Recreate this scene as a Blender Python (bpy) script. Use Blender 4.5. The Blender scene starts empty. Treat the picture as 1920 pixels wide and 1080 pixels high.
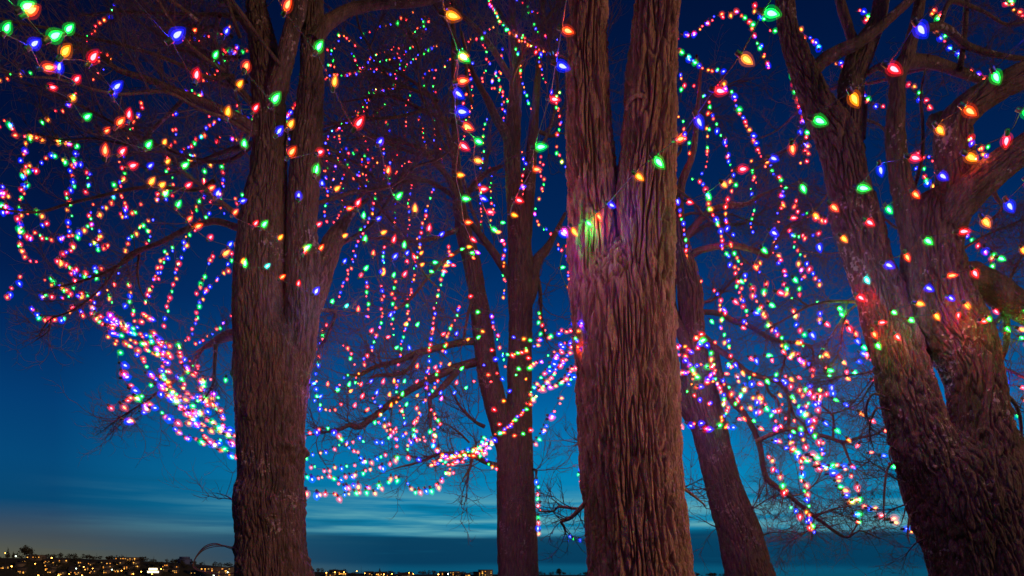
import bpy, math, random
import numpy as np
from mathutils import Vector
R = math.radians
rng = np.random.default_rng(7)
random.seed(7)
SC = bpy.context.scene
COL = SC.collection

# ------------------------------------------------------------------ camera
FPX, HOR, CAMZ = 1250.0, 1086.0, 1.6          # focal length in px of a 1920 px picture, horizon row, eye height
cam = bpy.data.cameras.new('camera')
cam.sensor_width = 36.0
cam.lens = FPX / 1920 * 36.0
cam.shift_y = (HOR - 540) / 1920
cam.clip_start = 0.05
cam.clip_end = 20000
camo = bpy.data.objects.new('camera', cam)
COL.objects.link(camo)
camo.location = (0, 0, CAMZ)
camo.rotation_euler = (R(90), 0, 0)
SC.camera = camo

# ------------------------------------------------------------------ sky (dusk)
world = bpy.data.worlds.new('World')
SC.world = world
world.use_nodes = True
nt = world.node_tree
nt.nodes.clear()
def N(t, **k):
    n = nt.nodes.new(t)
    for a, b in k.items():
        setattr(n, a, b)
    return n
def L(a, b):
    nt.links.new(a, b)
def M(op, a, b=None, c=None, clamp=False):
    n = N('ShaderNodeMath', operation=op, use_clamp=clamp)
    for i, v in enumerate((a, b, c)):
        if v is None:
            continue
        if isinstance(v, (int, float)):
            n.inputs[i].default_value = v
        else:
            L(v, n.inputs[i])
    return n.outputs[0]
def srgb(r, g, b):
    f = lambda c: (c / 255 / 12.92) if c / 255 <= 0.04045 else ((c / 255 + 0.055) / 1.055) ** 2.4
    return (f(r), f(g), f(b), 1.0)
def ramp(fac, stops, interp='EASE'):
    n = N('ShaderNodeValToRGB')
    n.color_ramp.interpolation = interp
    e = n.color_ramp.elements
    while len(e) < len(stops):
        e.new(0.5)
    for q, (p, c) in zip(e, stops):
        q.position = p
        q.color = c
    if fac is not None:
        L(fac, n.inputs[0])
    return n
def mixc(fac, a, b, mode='MIX'):
    n = N('ShaderNodeMix', data_type='RGBA', blend_type=mode)
    for i, v in ((0, fac), (6, a), (7, b)):
        if isinstance(v, (int, float)):
            n.inputs[i].default_value = v
        elif isinstance(v, tuple):
            n.inputs[i].default_value = v
        else:
            L(v, n.inputs[i])
    return n.outputs[2]
tc = N('ShaderNodeTexCoord')
sep = N('ShaderNodeSeparateXYZ')
L(tc.outputs['Generated'], sep.inputs[0])
dx, dy, dz = sep.outputs
hyp = M('SQRT', M('ADD', M('MULTIPLY', dx, dx), M('MULTIPLY', dy, dy)))
elev = M('MULTIPLY', M('ARCTAN2', dz, hyp), 180 / math.pi)      # degrees
azi = M('MULTIPLY', M('ARCTAN2', dx, dy), 180 / math.pi)        # degrees, 0 = ahead
def E(d):
    return d / 60.0
base = ramp(M('DIVIDE', elev, 60.0, clamp=True), [
    (E(0.0), srgb(8, 84, 112)), (E(2.0), srgb(4, 100, 138)), (E(5.0), srgb(0, 128, 168)),
    (E(8.5), srgb(0, 130, 182)), (E(12.5), srgb(0, 112, 174)), (E(17), srgb(0, 80, 146)),
    (E(21), srgb(0, 57, 118)), (E(27), srgb(0, 39, 90)), (E(34), srgb(0, 27, 72)), (E(43), srgb(1, 13, 48)), (E(60), srgb(1, 9, 38))], 'LINEAR')
# the last warm grey of the sunset low on one side of the sky, fading with height
warm_az = M('SUBTRACT', 1.0, M('DIVIDE', M('ABSOLUTE', M('ADD', azi, 44.0)), 34.0), clamp=True)
warm_el = M('SUBTRACT', 1.0, M('DIVIDE', elev, 5.6), clamp=True)
wfac = M('MULTIPLY', M('MULTIPLY', warm_az, 1.5, clamp=True), M('POWER', warm_el, 1.25))
away = M('POWER', M('DIVIDE', M('ABSOLUTE', M('SUBTRACT', azi, 10.0)), 44.5, clamp=True), 2.3)   # 0 over the afterglow, 1 well to the side of it
base_c = mixc(away, base.outputs[0], mixc(1.0, base.outputs[0], (0.3, 0.28, 0.40, 1), 'MULTIPLY'))
c1 = mixc(wfac, base_c, srgb(112, 106, 66))
# streaky clouds close to the horizon
comb = N('ShaderNodeCombineXYZ')
L(M('MULTIPLY', azi, 0.055), comb.inputs[0])
L(M('MULTIPLY', elev, 0.95), comb.inputs[1])
nz = N('ShaderNodeTexNoise')
nz.inputs['Scale'].default_value = 1.0
nz.inputs['Detail'].default_value = 5.0
nz.inputs['Roughness'].default_value = 0.55
L(comb.outputs[0], nz.inputs['Vector'])
comb2 = N('ShaderNodeCombineXYZ')
L(M('ADD', M('MULTIPLY', azi, 0.025), 4.3), comb2.inputs[0])
L(M('MULTIPLY', elev, 0.4), comb2.inputs[1])
nz2 = N('ShaderNodeTexNoise')
nz2.inputs['Scale'].default_value = 1.0
nz2.inputs['Detail'].default_value = 3.0
L(comb2.outputs[0], nz2.inputs['Vector'])
# pale veil 3.5 - 7 deg
veil_b = ramp(M('DIVIDE', elev, 12.0, clamp=True), [(0.22, (0, 0, 0, 1)), (0.36, (1, 1, 1, 1)), (0.5, (0.8, 0.8, 0.8, 1)), (0.68, (0, 0, 0, 1))], 'EASE')
veil_n = ramp(nz.outputs[0], [(0.40, (0, 0, 0, 1)), (0.66, (1, 1, 1, 1))], 'EASE')
azm = M('SUBTRACT', 1.0, M('MULTIPLY', warm_az, 1.2, clamp=True), clamp=True)
vf = M('MULTIPLY', M('MULTIPLY', veil_b.outputs[0], veil_n.outputs[0]), M('MULTIPLY', M('POWER', azm, 1.6), 0.8))
c2 = mixc(vf, c1, srgb(112, 182, 186))
# dark bank of cloud below it
edge = M('ADD', elev, M('MULTIPLY', M('SUBTRACT', nz2.outputs[0], 0.5), 3.2))
bank = ramp(M('DIVIDE', edge, 8.0, clamp=True), [(0.08, (0.2, 0.2, 0.2, 1)), (0.2, (1, 1, 1, 1)), (0.40, (1, 1, 1, 1)), (0.5, (0, 0, 0, 1))], 'EASE')
bk = M('MULTIPLY', M('MULTIPLY', bank.outputs[0], azm), 0.92)
c3 = mixc(bk, c2, srgb(2, 56, 88))
# thin dark streaks
st_n = ramp(nz.outputs[0], [(0.30, (1, 1, 1, 1)), (0.44, (0, 0, 0, 1))], 'EASE')
st_b = ramp(M('DIVIDE', elev, 12.0, clamp=True), [(0.05, (0, 0, 0, 1)), (0.2, (1, 1, 1, 1)), (0.55, (0.7, 0.7, 0.7, 1)), (0.85, (0, 0, 0, 1))], 'EASE')
c4 = mixc(M('MULTIPLY', M('MULTIPLY', M('MULTIPLY', st_n.outputs[0], st_b.outputs[0]), 0.7), M('ADD', M('MULTIPLY', azm, 0.8), 0.2)), c3, srgb(6, 78, 110))
bg = N('ShaderNodeBackground')
L(c4, bg.inputs[0])
bg.inputs[1].default_value = 1.0
sky = N('ShaderNodeTexSky', sky_type='NISHITA')
sky.sun_disc = False
sky.sun_elevation = R(-4)
sky.sun_rotation = R(-40)
bg2 = N('ShaderNodeBackground')
L(sky.outputs[0], bg2.inputs[0])
bg2.inputs[1].default_value = 0.01
addw = N('ShaderNodeAddShader')
L(bg.outputs[0], addw.inputs[0])
L(bg2.outputs[0], addw.inputs[1])
wo = N('ShaderNodeOutputWorld')
L(addw.outputs[0], wo.inputs[0])

# ------------------------------------------------------------------ weak warm fill, added behind the camera in place of park lamplight
sun = bpy.data.lights.new('sun', 'SUN')  # added warm fill in place of park lamplight, no real sun
sun.energy = 1.3
sun.angle = R(8)
sun.color = (1.0, 0.52, 0.25)
warm_fill_o = bpy.data.objects.new('sun', sun)
COL.objects.link(warm_fill_o)
warm_fill_o.rotation_euler = Vector((-0.78, 0.60, -0.16)).to_track_quat('-Z', 'Y').to_euler()

SC.view_settings.view_transform = 'Standard'
SC.view_settings.look = 'None'
SC.view_settings.exposure = 0.0
SC.view_settings.gamma = 1.0
SC.view_settings.use_curve_mapping = False
cy = SC.cycles
cy.use_denoising = True
cy.denoiser = 'OPENIMAGEDENOISE'
cy.max_bounces = 4
cy.diffuse_bounces = 2
cy.glossy_bounces = 2
cy.transmission_bounces = 2
cy.transparent_max_bounces = 12
cy.sample_clamp_indirect = 2.0
cy.caustics_reflective = False
cy.caustics_refractive = False
cy.use_light_tree = True

BULB_WATTS = 1.6

# ------------------------------------------------------------------ helpers
def P(px, py, Y):
    """world point seen at pixel (px, py) of the 1920 x 1080 picture when it stands Y metres ahead"""
    return ((px - 960) / FPX * Y, Y, CAMZ + (HOR - py) / FPX * Y)

def mesh(name, v, f, mats, smooth=False):
    me = bpy.data.meshes.new(name)
    v = np.asarray(v, dtype=np.float32)
    f = np.asarray(f, dtype=np.int32)
    k = f.shape[1]
    me.vertices.add(len(v))
    me.vertices.foreach_set('co', v.ravel())
    me.loops.add(f.size)
    me.loops.foreach_set('vertex_index', f.ravel())
    me.polygons.add(len(f))
    me.polygons.foreach_set('loop_start', np.arange(0, f.size, k, dtype=np.int32))
    me.polygons.foreach_set('loop_total', np.full(len(f), k, dtype=np.int32))
    if smooth:
        me.polygons.foreach_set('use_smooth', np.ones(len(f), dtype=bool))
    for m in (mats if isinstance(mats, (list, tuple)) else [mats]):
        me.materials.append(m)
    me.update(calc_edges=True)
    return me

def put(name, me, parent=None, loc=None, rot=None, scale=None):
    o = bpy.data.objects.new(name, me)
    COL.objects.link(o)
    if parent is not None:
        o.parent = parent
    if loc is not None:
        o.location = loc
    if rot is not None:
        o.rotation_euler = rot
    if scale is not None:
        o.scale = (scale,) * 3 if isinstance(scale, (int, float)) else scale
    return o

def tag(o, label=None, cat=None, group=None, kind=None):
    if label: o['label'] = label
    if cat: o['category'] = cat
    if group: o['group'] = group
    if kind: o['kind'] = kind
    return o

def empty(name, loc):
    return put(name, None, loc=loc)

_perm = np.random.default_rng(3).permutation(256)
_perm = np.concatenate([_perm, _perm])
_g = np.random.default_rng(4).normal(size=(256, 3))
_g /= np.linalg.norm(_g, axis=1)[:, None]
def pn(p):
    i = np.floor(p).astype(np.int64)
    f = p - i
    i &= 255
    u = f * f * f * (f * (f * 6 - 15) + 10)
    out = 0
    for a in (0, 1):
        wx = u[:, 0] if a else 1 - u[:, 0]
        ha = _perm[(i[:, 0] + a) & 255]
        for b in (0, 1):
            wy = u[:, 1] if b else 1 - u[:, 1]
            hb = _perm[(ha + i[:, 1] + b) & 255]
            for c in (0, 1):
                wz = u[:, 2] if c else 1 - u[:, 2]
                h = _perm[(hb + i[:, 2] + c) & 255]
                g = _g[h]
                out = out + wx * wy * wz * ((f[:, 0] - a) * g[:, 0] + (f[:, 1] - b) * g[:, 1] + (f[:, 2] - c) * g[:, 2])
    return out * 1.5

def catmull(pts, n_per):
    """pts (K, D) -> smooth resampled (M, D); n_per samples for each span"""
    pts = np.asarray(pts, float)
    p = np.vstack([2 * pts[0] - pts[1], pts, 2 * pts[-1] - pts[-2]])
    out = []
    for k in range(1, len(p) - 2):
        m = n_per[k - 1] if hasattr(n_per, '__len__') else n_per
        t = np.linspace(0, 1, m, endpoint=False)[:, None]
        a, b, c, d = p[k - 1], p[k], p[k + 1], p[k + 2]
        out.append(0.5 * ((2 * b) + (c - a) * t + (2 * a - 5 * b + 4 * c - d) * t ** 2 + (3 * b - a - 3 * c + d) * t ** 3))
    out.append(pts[-1][None])
    return np.vstack(out)

def frames(c):
    t = np.gradient(c, axis=0)
    t /= np.linalg.norm(t, axis=1)[:, None] + 1e-12
    e1 = np.zeros_like(t)
    ref = np.array([1.0, 0, 0]) if abs(t[0, 0]) < 0.8 else np.array([0, 0, 1.0])
    e = ref - t[0] * (ref @ t[0])
    for k in range(len(t)):
        e = e - t[k] * (e @ t[k])
        e /= np.linalg.norm(e) + 1e-12
        e1[k] = e
    return t, e1, np.cross(t, e1)

def tube_np(c, r, n, th=None, flat=None):
    """closed-ended tube; returns verts, quads (tip rings should taper)"""
    t, e1, e2 = frames(c)
    if th is None:
        th = np.linspace(0, 2 * np.pi, n, endpoint=False)
    if flat is not None:
        e2 = e2 * np.asarray(flat)[:, None]
    ring = np.cos(th)[None, :, None] * e1[:, None, :] + np.sin(th)[None, :, None] * e2[:, None, :]
    r = np.asarray(r)
    rr = r[:, None] if r.ndim == 1 else r
    v = c[:, None, :] + ring * rr[:, :, None]
    m = len(c)
    a = np.arange(m - 1)[:, None] * n + np.arange(n)[None]
    b = np.arange(m - 1)[:, None] * n + (np.arange(n)[None] + 1) % n
    q = np.stack([a, b, b + n, a + n], -1).reshape(-1, 4)
    return v.reshape(-1, 3), q

# ------------------------------------------------------------------ materials
def material(name):
    m = bpy.data.materials.new(name)
    m.use_nodes = True
    m.node_tree.nodes.clear()
    return m
class G:
    """tiny node-graph helper for one material"""
    def __init__(s, m):
        s.t = m.node_tree
    def n(s, t, **k):
        q = s.t.nodes.new(t)
        for a, b in k.items():
            setattr(q, a, b)
        return q
    def l(s, a, b):
        s.t.links.new(a, b)

def plain(name, col, rough=0.8, var=0.25, scale=4.0):
    m = material(name); g = G(m)
    b = g.n('ShaderNodeBsdfPrincipled'); o = g.n('ShaderNodeOutputMaterial')
    t = g.n('ShaderNodeTexCoord'); nz = g.n('ShaderNodeTexNoise')
    nz.inputs['Scale'].default_value = scale
    g.l(t.outputs['Object'], nz.inputs['Vector'])
    r = g.n('ShaderNodeValToRGB')
    r.color_ramp.elements[0].position = 0.3; r.color_ramp.elements[1].position = 0.7
    r.color_ramp.elements[0].color = tuple(c * (1 - var) for c in col) + (1,)
    r.color_ramp.elements[1].color = tuple(min(1, c * (1 + var)) for c in col) + (1,)
    g.l(nz.outputs[0], r.inputs[0]); g.l(r.outputs[0], b.inputs['Base Color'])
    b.inputs['Roughness'].default_value = rough
    g.l(b.outputs[0], o.inputs[0])
    return m

def bark(name, lo, hi, moss=0.4, mosscol=(0.075, 0.07, 0.016), lichen=0.3, stretch=0.16, bump=0.5):
    m = material(name); g = G(m)
    b = g.n('ShaderNodeBsdfPrincipled'); o = g.n('ShaderNodeOutputMaterial')
    t = g.n('ShaderNodeTexCoord')
    mp = g.n('ShaderNodeMapping'); mp.inputs['Scale'].default_value = (1, 1, stretch)
    g.l(t.outputs['Object'], mp.inputs[0])
    n1 = g.n('ShaderNodeTexNoise'); n1.inputs['Scale'].default_value = 30; n1.inputs['Detail'].default_value = 6; n1.inputs['Roughness'].default_value = 0.65
    g.l(mp.outputs[0], n1.inputs['Vector'])
    r1 = g.n('ShaderNodeValToRGB')
    r1.color_ramp.elements[0].position = 0.32; r1.color_ramp.elements[1].position = 0.68
    r1.color_ramp.elements[0].color = lo + (1,); r1.color_ramp.elements[1].color = hi + (1,)
    g.l(n1.outputs[0], r1.inputs[0])
    # moss in patches
    n2 = g.n('ShaderNodeTexNoise'); n2.inputs['Scale'].default_value = 3.2; n2.inputs['Detail'].default_value = 5; n2.inputs['Roughness'].default_value = 0.7
    mp2 = g.n('ShaderNodeMapping'); mp2.inputs['Scale'].default_value = (1.4, 1.4, 0.4)
    g.l(t.outputs['Object'], mp2.inputs[0]); g.l(mp2.outputs[0], n2.inputs['Vector'])
    r2 = g.n('ShaderNodeValToRGB')
    r2.color_ramp.elements[0].position = 0.5; r2.color_ramp.elements[1].position = 0.62
    r2.color_ramp.elements[0].color = (0, 0, 0, 1); r2.color_ramp.elements[1].color = (moss, moss, moss, 1)
    g.l(n2.outputs[0], r2.inputs[0])
    mx = g.n('ShaderNodeMix', data_type='RGBA')
    g.l(r2.outputs[0], mx.inputs[0]); g.l(r1.outputs[0], mx.inputs[6]); mx.inputs[7].default_value = mosscol + (1,)
    # pale lichen specks
    n3 = g.n('ShaderNodeTexNoise'); n3.inputs['Scale'].default_value = 26; n3.inputs['Detail'].default_value = 3
    g.l(t.outputs['Object'], n3.inputs['Vector'])
    n4 = g.n('ShaderNodeTexNoise'); n4.inputs['Scale'].default_value = 2.3
    g.l(t.outputs['Object'], n4.inputs['Vector'])
    ml = g.n('ShaderNodeMath', operation='MULTIPLY'); g.l(n3.outputs[0], ml.inputs[0]); g.l(n4.outputs[0], ml.inputs[1])
    r3 = g.n('ShaderNodeValToRGB')
    r3.color_ramp.elements[0].position = 0.36; r3.color_ramp.elements[1].position = 0.41
    r3.color_ramp.elements[0].color = (0, 0, 0, 1); r3.color_ramp.elements[1].color = (lichen,) * 3 + (1,)
    g.l(ml.outputs[0], r3.inputs[0])
    mx2 = g.n('ShaderNodeMix', data_type='RGBA')
    g.l(r3.outputs[0], mx2.inputs[0]); g.l(mx.outputs[2], mx2.inputs[6]); mx2.inputs[7].default_value = (0.34, 0.30, 0.27, 1)
    g.l(mx2.outputs[2], b.inputs['Base Color'])
    b.inputs['Roughness'].default_value = 0.72
    b.inputs['Specular IOR Level'].default_value = 0.35
    bp = g.n('ShaderNodeBump'); bp.inputs['Strength'].default_value = bump; bp.inputs['Distance'].default_value = 0.02
    n5 = g.n('ShaderNodeTexNoise'); n5.inputs['Scale'].default_value = 95; n5.inputs['Detail'].default_value = 4
    mp5 = g.n('ShaderNodeMapping'); mp5.inputs['Scale'].default_value = (1, 1, 0.3)
    g.l(t.outputs['Object'], mp5.inputs[0]); g.l(mp5.outputs[0], n5.inputs['Vector'])
    g.l(n5.outputs[0], bp.inputs['Height']); g.l(bp.outputs[0], b.inputs['Normal'])
    g.l(b.outputs[0], o.inputs[0])
    return m

BARK_C = bark('bark_furrowed', (0.07, 0.036, 0.021), (0.40, 0.24, 0.15), moss=0.55, mosscol=(0.13, 0.095, 0.014), lichen=0.12, stretch=.10, bump=1.0)
BARK_A = bark('bark_mossy_brown', (0.026, 0.018, 0.012), (0.115, 0.076, 0.053), moss=0.9, mosscol=(0.022, 0.02, 0.008), lichen=0.55, stretch=.22, bump=1.0)
BARK_B = bark('bark_rear', (0.022, 0.015, 0.012), (0.085, 0.056, 0.042), moss=0.6, mosscol=(0.028, 0.028, 0.01), lichen=0.3, stretch=.2, bump=.9)
BARK_E = bark('bark_mossy_lichen', (0.03, 0.019, 0.015), (0.125, 0.08, 0.065), moss=0.9, mosscol=(0.03, 0.026, 0.008), lichen=0.75, stretch=.28, bump=1.1)
TWIG = plain('twig_bark', (0.05, 0.034, 0.03), 0.85, 0.3, 3.0)
CORD = plain('green_cord', (0.012, 0.02, 0.012), 0.6)
SOCKET = plain('socket_plastic', (0.012, 0.03, 0.014), 0.5)

def emit(name, col, strength, sampled=True, clear=False):
    m = material(name); g = G(m)
    e = g.n('ShaderNodeEmission'); o = g.n('ShaderNodeOutputMaterial')
    e.inputs[0].default_value = tuple(col) + (1,)
    e.inputs[1].default_value = strength
    if clear:
        tr = g.n('ShaderNodeBsdfTransparent'); ad = g.n('ShaderNodeAddShader')
        g.l(tr.outputs[0], ad.inputs[0]); g.l(e.outputs[0], ad.inputs[1]); g.l(ad.outputs[0], o.inputs[0])
    else:
        g.l(e.outputs[0], o.inputs[0])
    m.cycles.emission_sampling = 'FRONT' if sampled else 'NONE'
    return m

# ------------------------------------------------------------------ setting: ground, water, far shore
def sheet(name, xs, ys, hz, mat):
    X, Y = np.meshgrid(xs, ys)
    v = np.stack([X, Y, hz(X, Y)], -1).reshape(-1, 3)
    n = len(xs)
    a = (np.arange(len(ys) - 1)[:, None] * n + np.arange(n - 1)[None]).ravel()
    q = np.stack([a, a + 1, a + 1 + n, a + n], -1)
    return put(name, mesh(name, v, q, mat, True))
GRASS = plain('grass_ground', (0.035, 0.045, 0.018), 0.95, 0.4, 1.5)
def gz(X, Y):
    return np.interp(Y, [-6000, 26, 45, 70, 800, 860, 1100, 9000], [0, 0, -3, -9, -12, -4.5, -4.5, -4.5])
tag(sheet('ground', [-9000, -400, -120, 0, 120, 400, 9000], [-6000, -200, 0, 26, 34, 45, 70, 800, 860, 1100, 9000], gz, GRASS), kind='structure')
m = material('dark_water'); g = G(m)
b = g.n('ShaderNodeBsdfPrincipled'); o = g.n('ShaderNodeOutputMaterial')
b.inputs['Base Color'].default_value = (0.01, 0.02, 0.03, 1); b.inputs['Roughness'].default_value = 0.12
nzw = g.n('ShaderNodeTexNoise'); nzw.inputs['Scale'].default_value = 0.6
bp = g.n('ShaderNodeBump'); bp.inputs['Strength'].default_value = 0.3; g.l(nzw.outputs[0], bp.inputs['Height']); g.l(bp.outputs[0], b.inputs['Normal'])
g.l(b.outputs[0], o.inputs[0])
tag(sheet('water', [-9000, 0, 9000], [45, 300, 860, 9000], lambda X, Y: np.full_like(X, -4.0), m), kind='structure')

def ridge(x):          # height of the far ridge (m) at x
    return np.interp(x, [-2500, -760, -640, -520, -440, -330, -200, 0, 150, 300, 600, 2500], [40, 33, 32, 27, 20, 14, 9, 8.5, 7.5, 5.5, 4.5, 4])
def shore_h(x, y):
    t = np.clip((np.asarray(y) - 862) / 110.0, 0, 1)
    t = t * t * (3 - 2 * t)
    return -5.0 + (ridge(x) + 5.0) * t
HILL = plain('dark_hillside', (0.02, 0.025, 0.015), 0.95, 0.4, 0.05)
xs = np.linspace(-1500, 1500, 241); ys = np.linspace(855, 1060, 30)
def hz(X, Y):
    p = np.stack([X.ravel() * 0.03, Y.ravel() * 0.03, np.zeros(X.size)], -1)
    return shore_h(X, Y) + pn(p).reshape(X.shape) * 0.8
tag(sheet('hill', xs, ys, hz, HILL), kind='structure')

def boxv(x0, x1, y0, y1, z0, z1):
    v = [(x0, y0, z0), (x1, y0, z0), (x1, y1, z0), (x0, y1, z0), (x0, y0, z1), (x1, y0, z1), (x1, y1, z1), (x0, y1, z1)]
    f = [(0, 3, 2, 1), (4, 5, 6, 7), (0, 1, 5, 4), (1, 2, 6, 5), (2, 3, 7, 6), (3, 0, 4, 7)]
    return v, f
def box(name, parent, mat, *a):
    v, f = boxv(*a)
    return put(name, mesh(name, v, f, mat), parent)
HOUSE = [plain('house_wall_%d' % i, c, 0.9, 0.1) for i, c in enumerate([(0.09, 0.08, 0.07), (0.06, 0.06, 0.065), (0.11, 0.095, 0.08)])]
ROOF = plain('house_roof', (0.03, 0.03, 0.035), 0.9)
BLUEWALL = plain('blue_wall', (0.05, 0.08, 0.22), 0.9)
LIT = [emit('lit_window_%d' % i, c, s, False) for i, (c, s) in enumerate([((1.0, 0.46, 0.08), 1.1), ((1.0, 0.33, 0.04), 1.5), ((1.0, 0.58, 0.14), .6), ((1.0, 0.42, 0.06), 3.0)])]
WHITELIT = emit('lit_hall_window', (1.0, 0.78, 0.45), 4.0, False)
SODIUM = emit('sodium_lamp', (1.0, 0.38, 0.05), 22.0, False)
MERC = emit('white_lamp', (0.8, 1.0, 0.75), 14.0, False)
hr = random.Random(11)

def win(parent, x, z, w, h, mat, y=-0.06):
    return box('window', parent, mat, x - w / 2, x + w / 2, y - 0.04, y + 0.03, z, z + h)
def house(px, y, w, h, cols, rows, lit, label, group=None, flat=False, wall=None, mats=None, cat='house', name='house', ww=1.15, wh=1.15, dz=0.0):
    x = (px - 960) / FPX * y
    z = float(shore_h(x, y)) - 0.6 + dz
    t = tag(empty(name, (x, y, z)), label, cat, group)
    wl = wall or hr.choice(HOUSE)
    d = w * 0.7
    wob_ = box('wall', t, wl, -w / 2, w / 2, 0, d, -3, h)
    if flat:
        box('roof', t, ROOF, -w / 2 - 0.3, w / 2 + 0.3, -0.3, d + 0.3, h, h + 0.5)
    else:
        e = 0.5; rh = w * 0.22
        v = [(-w / 2 - e, -e, h), (w / 2 + e, -e, h), (w / 2 + e, d + e, h), (-w / 2 - e, d + e, h), (-w / 2 - e, d / 2, h + rh), (w / 2 + e, d / 2, h + rh)]
        me = bpy.data.meshes.new('roof')
        me.from_pydata(v, [], [(0, 1, 5, 4), (2, 3, 4, 5), (0, 4, 3), (1, 2, 5), (0, 3, 2, 1)])
        me.materials.append(ROOF)
        put('roof', me, t)
    for c in range(cols):
        for r in range(rows):
            if hr.random() < lit:
                cx = -w / 2 + w * (c + 0.5) / cols
                win(wob_, cx, 1.0 + r * (h - 1.2) / rows, ww * hr.uniform(.75, 1.35), wh * hr.uniform(.8, 1.15), mats or hr.choice(LIT))
    return t

HG = 'lit houses on the far shore'
for i in range(64):
    left = i < 46
    px = hr.uniform(2, 440) if left else hr.uniform(588, 925)
    if 270 < px < 303 or 330 < px < 356 or 368 < px < 440:
        px = hr.uniform(5, 262)
    y = hr.uniform(905, 945) if left else hr.uniform(915, 950)
    house(px, y, hr.uniform(7, 12), hr.uniform(3.6, 5.4), hr.choice([3, 4, 5]), 2, 0.3,
          'small house with warm lit windows on the far hillside beyond the left trunk' if left else 'small house with a few lit windows low on the far shore between trunks',
          HG if left else 'lit houses low on the far shore between the trunks')
house(287, 905, 15, 8.5, 1, 2, 1.0, 'long bright lit hall, brightest building on the far shore', flat=True, mats=WHITELIT, ww=12, wh=2.4, cat='building', name='lit_hall', dz=5)
house(404, 900, 42, 17, 9, 6, 0.5, 'dark flat-roofed apartment block with many lit windows behind the bent shoots', flat=True, cat='building', name='apartment_block', ww=1.9, wh=1.1)
t = house(343, 990, 16, 8, 4, 1, 0.0, 'dark blue building with a stepped top on the far shore', flat=True, wall=BLUEWALL, cat='building', name='stepped_building')
box('roof_tower', t, BLUEWALL, -6, 6, 1, 9, 8.5, 11.5)
house(910, 930, 20, 11, 5, 4, 0.6, 'apartment tower with lit upper windows beside the rear forked trunk', flat=True, cat='building', name='apartment_tower')
house(852, 935, 14, 8, 4, 3, 0.6, 'lower lit block next to the apartment tower on the far shore', flat=True, cat='building', name='apartment_block')
house(62, 950, 20, 8, 5, 2, 0.6, 'flat-roofed lit block beside the tall round tree on the ridge', flat=True, cat='building', name='hillside_block')
house(235, 955, 30, 7, 9, 3, 0.55, 'wide terrace with rows of lit windows on the far hillside', flat=True, cat='building', name='terrace')

# street lamps along the far shore
POLE = plain('lamp_pole', (0.02, 0.02, 0.02), 0.6)
def far_lamp(px, py, y, mat, s=1.0):
    x, y, z = P(px, py, y)
    g0 = float(shore_h(x, y))
    t = tag(empty('street_lamp', (x, y, g0)), 'street lamp glowing among the houses on the far shore', 'street lamp', 'street lamps on the far shore')
    h = max(3.0, z - g0)
    box('pole', t, POLE, -.1, .1, -.1, .1, -1, h)
    v, q = lathe([(0, -.9), (.7, -.55), (1.0, 0), (.7, .55), (0, .9)], 8)
    put('lamp_head', mesh('lamp_head', v, q, mat, True), t, (0, -0.2, h), scale=s * 0.95)
def lathe(prof, n):
    """prof [(r, z)], returns quads (poles are tiny rings)"""
    th = np.linspace(0, 2 * np.pi, n, endpoint=False)
    v = []
    for r, z in prof:
        r = max(r, 1e-4)
        v.append(np.stack([np.cos(th) * r, np.sin(th) * r, np.full(n, z)], -1))
    v = np.vstack(v); mm = len(prof)
    a = np.arange(mm - 1)[:, None] * n + np.arange(n)[None]
    b = np.arange(mm - 1)[:, None] * n + (np.arange(n)[None] + 1) % n
    return v, np.stack([a, b, b + n, a + n], -1).reshape(-1, 4)
for px, py in [(10, 1037), (22, 1062), (66, 1057), (72, 1079), (110, 1079), (97, 1046), (130, 1076), (154, 1079), (157, 1063), (174, 1066), (228, 1070), (250, 1076), (285, 1076), (302, 1067), (265, 1072),
               (612, 1074), (669, 1071), (684, 1075), (720, 1077), (735, 1076), (767, 1074), (775, 1076), (822, 1077), (628, 1073), (645, 1073)]:
    far_lamp(px, py, 880, SODIUM, hr.uniform(.5, .9))
for px, py in [(30, 1043), (143, 1066), (210, 1068), (401, 1079), (427, 1073), (840, 1076)]:
    far_lamp(px, py, 882, MERC, 0.7)

# far trees: one mass along the ridge, plus the few that stand out
LEAF = plain('far_tree_leaves', (0.02, 0.024, 0.014), 0.95, 0.4, 0.3)
def blob(c, rx, rz, n, r):
    """a crown of n leaf-clump faces through an ellipsoid"""
    d = r.normal(size=(n, 3)); d /= np.linalg.norm(d, axis=1)[:, None]
    p = c + d * (r.random((n, 1)) ** 0.4) * np.array([rx, rx, rz])
    a = r.normal(size=(n, 3)); a /= np.linalg.norm(a, axis=1)[:, None]
    b = np.cross(a, r.normal(size=(n, 3))); b /= np.linalg.norm(b, axis=1)[:, None]
    s = (0.16 * rx) * r.uniform(.7, 1.6, (n, 1))
    v = np.stack([p - a * s, p + b * s, p + a * s, p - b * s], 1).reshape(-1, 3)
    return v, np.arange(4 * n).reshape(n, 4)
r2 = np.random.default_rng(21)
V, F = [], []; off = 0
for i in range(520):
    x = r2.uniform(-790, 330); y = r2.uniform(915, 1010)
    z = float(shore_h(x, y)); h = r2.uniform(2.5, 6.5) * (1.0 if x < -320 else 0.75)
    if r2.random() < .3:                      # pointed conifer
        for k in range(5):
            v, f = blob(np.array([x, y, z + h * (0.3 + 0.26 * k)]), h * 0.34 * (1 - 0.18 * k), h * .2, 16, r2)
            V.append(v); F.append(f + off); off += len(v)
    else:
        v, f = blob(np.array([x, y, z + h * .7]), h * r2.uniform(.5, .95), h * .6, 60, r2)
        V.append(v); F.append(f + off); off += len(v)
tag(put('treeline', mesh('treeline', np.vstack(V), np.vstack(F), LEAF)), 'dark wooded ridge between the houses of the far shore', 'treeline', kind='stuff')
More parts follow.
